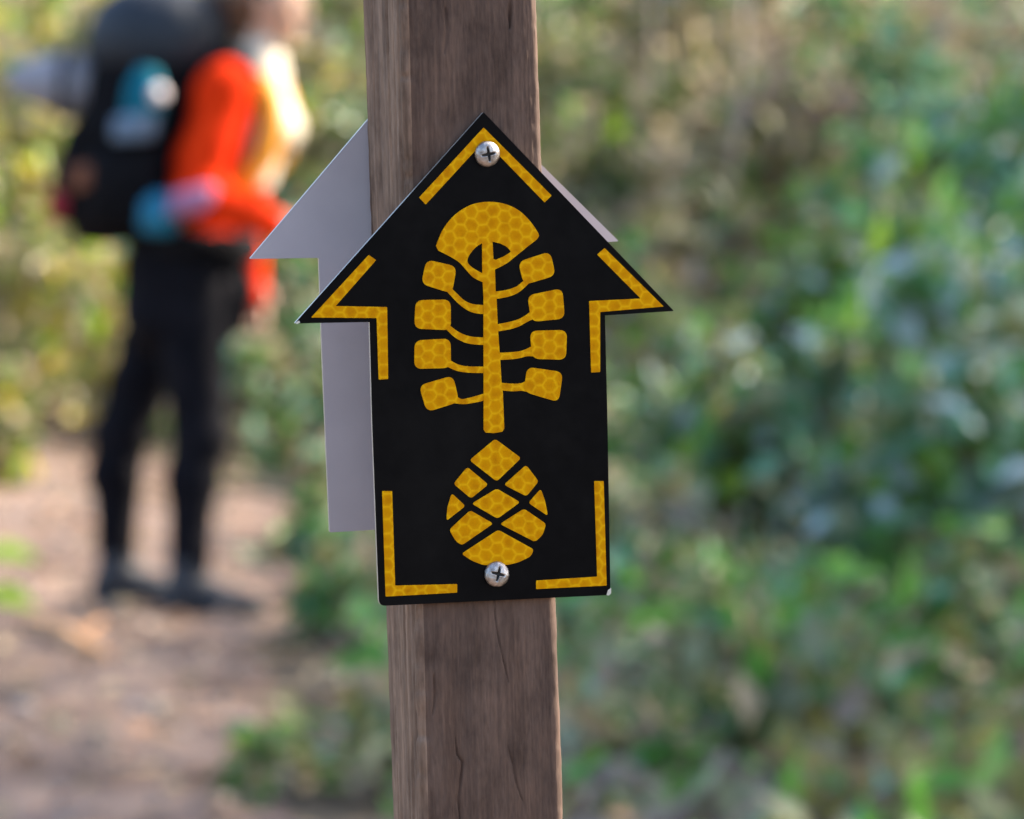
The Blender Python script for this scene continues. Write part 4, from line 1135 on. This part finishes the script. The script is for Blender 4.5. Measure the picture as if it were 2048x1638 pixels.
M['greymat'] = noisy('grey_foam', (0.23, 0.22, 0.25), (0.31, 0.30, 0.335), 20, 0.85, bump=0.3)
M['mauve'] = noisy('mauve_cloth', (0.36, 0.14, 0.27), (0.44, 0.20, 0.34), 20, 0.7)
pack = thing('backpack', 'large dark navy hiking backpack on the back of the person in orange', 'backpack', (HX, HY, HZ + 0.98))
pack.rotation_euler = (0, 0, R(-4))
def pk(z): return z - 0.98
lofted('main_bag', [(-0.07, 0, pk(0.985), 0.09, 0.11, 0.1), (-0.085, 0, pk(1.0), 0.145, 0.16, 0.1), (-0.095, 0, pk(1.10), 0.165, 0.175, 0.05), (-0.07, 0, pk(1.25), 0.165, 0.18, 0),
                    (-0.035, 0, pk(1.40), 0.165, 0.18, 0), (-0.005, 0, pk(1.50), 0.160, 0.175, 0), (0.0, 0, pk(1.54), 0.135, 0.155, 0)], M['pack_black'], pack)
lid = lofted('top_lid', [(-0.01, 0, pk(1.455), 0.165, 0.175, 0), (-0.01, 0, pk(1.475), 0.190, 0.195, 0), (0.0, 0, pk(1.55), 0.195, 0.195, -0.04), (0.01, 0, pk(1.61), 0.175, 0.18, -0.06), (0.015, 0, pk(1.652), 0.13, 0.14, -0.06), (0.015, 0, pk(1.672), 0.06, 0.07, -0.05)], M['pack_navy'], pack, 2.3)
lofted('front_pocket', [(-0.225, 0, pk(1.03), 0.02, 0.09, 0), (-0.235, 0, pk(1.05), 0.055, 0.13, 0), (-0.228, 0, pk(1.18), 0.060, 0.135, 0), (-0.20, 0, pk(1.29), 0.045, 0.13, 0), (-0.185, 0, pk(1.33), 0.015, 0.09, 0)], M['pack_black'], pack)
lofted('side_pocket', [(-0.075, -0.175, pk(1.02), 0.075, 0.03, 0), (-0.075, -0.19, pk(1.04), 0.095, 0.045, 0), (-0.065, -0.19, pk(1.18), 0.095, 0.045, 0), (-0.06, -0.185, pk(1.25), 0.092, 0.040, 0.15)], M['pack_black'], pack)
v, f = tube([(0.01, -0.19, pk(0.995)), (0.12, -0.20, pk(0.985)), (0.215, -0.13, pk(0.975)), (0.24, 0, pk(0.97)), (0.215, 0.13, pk(0.975)), (0.12, 0.20, pk(0.985)), (0.01, 0.19, pk(0.995))], 0.038, 0.038, 10)
link('hip_belt', pydata('hip_belt', v, f, True), M['strap'], pack)
for sy in (-1, 1):
    v, f = tube([(0.09, 0.12 * sy, pk(1.40)), (0.12, 0.12 * sy, pk(1.46)), (0.16, 0.12 * sy, pk(1.49)), (0.21, 0.12 * sy, pk(1.49)), (0.255, 0.122 * sy, pk(1.46)), (0.285, 0.125 * sy, pk(1.42))], 0.026, 0.022, 10)
    link('shoulder_strap', pydata('shoulder_strap', v, f, True), M['strap'], pack)
    v, f = tube([(0.284, 0.125 * sy, pk(1.42)), (0.312, 0.13 * sy, pk(1.36)), (0.318, 0.138 * sy, pk(1.29)), (0.302, 0.15 * sy, pk(1.22)), (0.255, 0.17 * sy, pk(1.15)), (0.19, 0.185 * sy, pk(1.10)), (0.06, 0.175 * sy, pk(1.05))], 0.038, 0.022, 10)
    link('sunglow_chest_strap', pydata('sunglow_chest_strap', v, f, True), M['sunglow'], pack)  # wide strap added where the sunlit front edge flares yellow
lofted('pull_tab', [(-0.255, -0.10, pk(1.055), 0.012, 0.02, 0), (-0.26, -0.11, pk(1.065), 0.032, 0.03, 0), (-0.26, -0.11, pk(1.115), 0.030, 0.03, 0), (-0.255, -0.10, pk(1.13), 0.010, 0.015, 0)], M['red'], pack)['label'] = 'red tag at the lower back of the pack'
lofted('cloth_patch', [(-0.18, -0.172, pk(1.125), 0.015, 0.01, 0), (-0.18, -0.178, pk(1.135), 0.035, 0.018, 0), (-0.175, -0.178, pk(1.185), 0.035, 0.018, 0), (-0.175, -0.172, pk(1.20), 0.012, 0.01, 0)], M['rustcloth'], pack)['label'] = 'rust coloured patch on the pack'
lofted('belt_pouch', [(0.03, -0.235, pk(1.015), 0.03, 0.03, 0), (0.03, -0.25, pk(1.03), 0.052, 0.045, 0), (0.035, -0.25, pk(1.10), 0.050, 0.045, 0), (0.04, -0.24, pk(1.125), 0.026, 0.025, 0)], M['blue'], pack)['label'] = 'blue pouch on the hip belt'
lofted('cloth_strip', [(0.115, -0.30, pk(1.07), 0.03, 0.012, 0), (0.12, -0.305, pk(1.08), 0.058, 0.022, 0.3), (0.13, -0.305, pk(1.125), 0.062, 0.022, 0.2), (0.13, -0.30, pk(1.14), 0.04, 0.012, 0.2)], M['mauve'], pack)['label'] = 'mauve band above the hip belt'
for zc, xc in ((1.30, -0.055), (1.14, -0.085)):
    v, f = tube([(xc + 0.13, -0.172, pk(zc)), (xc + 0.05, -0.188, pk(zc)), (xc - 0.09, -0.188, pk(zc - 0.01)), (xc - 0.17, -0.12, pk(zc - 0.015))], 0.010, 0.010, 6)
    link('compression_strap', pydata('compression_strap', v, f, True), M['strap'], pack)
bt = thing('water_bottle', 'teal water bottle with a round cap coloured as a glint on the side of the backpack', 'bottle', (HX - 0.045, HY - 0.225, HZ + 1.27))
bt.rotation_euler = (0, R(10), 0)
lofted('bottle_body', [(0, 0, 0.0, 0.030, 0.030, 0), (0, 0, 0.012, 0.050, 0.045, 0), (0, 0, 0.13, 0.050, 0.045, 0), (0, 0, 0.165, 0.036, 0.034, 0), (0, 0, 0.185, 0.026, 0.026, 0)], M['teal'], bt, 2.0)
lofted('sleeve', [(-0.01, -0.002, -0.01, 0.048, 0.044, 0.2), (-0.01, -0.002, 0.005, 0.060, 0.052, 0.2), (-0.01, -0.002, 0.055, 0.058, 0.050, 0.3), (-0.01, -0.002, 0.06, 0.05, 0.046, 0.3)], noisy('pale_blue_sleeve', (0.10, 0.15, 0.22), (0.16, 0.22, 0.31), 20, 0.6), bt, 2.0)
capv, capf = loft([(0, 0, 0.0, 0.021, 0.021, 0), (0, 0, 0.012, 0.022, 0.022, 0), (0, 0, 0.02, 0.020, 0.020, 0), (0, 0, 0.024, 0.008, 0.008, 0)], p=2.0)
cp = link('cap', pydata('cap', capv, capf, True), M['glint_pale'], bt); cp.location = (0.035, -0.055, 0.12); cp.rotation_euler = (R(70), 0, R(35))  # small disc set on the side of the bottle as its glint
mr = thing('mat_roll', 'grey rolled mat sticking out behind the backpack', 'mat', (HX - 0.185, HY - 0.02, HZ + 1.40))
mr.rotation_euler = (0, R(-84), 0)
def roll():
    v = []; f = []; seg = 24
    prof = [(0.0, 0.088), (0.08, 0.088), (0.16, 0.062), (0.225, 0.030), (0.222, 0.020), (0.15, 0.046)]
    for z, r in prof:
        for k in range(seg):
            a = 2 * math.pi * k / seg; q = r * (1 + 0.04 * math.sin(3 * a))
            v.append((q * math.cos(a), q * math.sin(a), z))
    for i in range(len(prof) - 1):
        for k in range(seg):
            a = i * seg + k; b = i * seg + (k + 1) % seg; f.append((a, b, b + seg, a + seg))
    f.append(tuple(range(seg))[::-1]); f.append(tuple((len(prof) - 1) * seg + k for k in range(seg)))
    return pydata('roll', v, f, True)
link('roll', roll(), M['greymat'], mr)
v, f = loft([(0, 0, 0.055, 0.091, 0.091, 0), (0, 0, 0.058, 0.094, 0.094, 0), (0, 0, 0.080, 0.094, 0.094, 0), (0, 0, 0.083, 0.088, 0.088, 0)], p=2.0)
link('strap', pydata('strap', v, f, True), M['strap'], mr)
print('tris', sum(len(o.data.polygons) for o in scene.objects if o.type == 'MESH'))
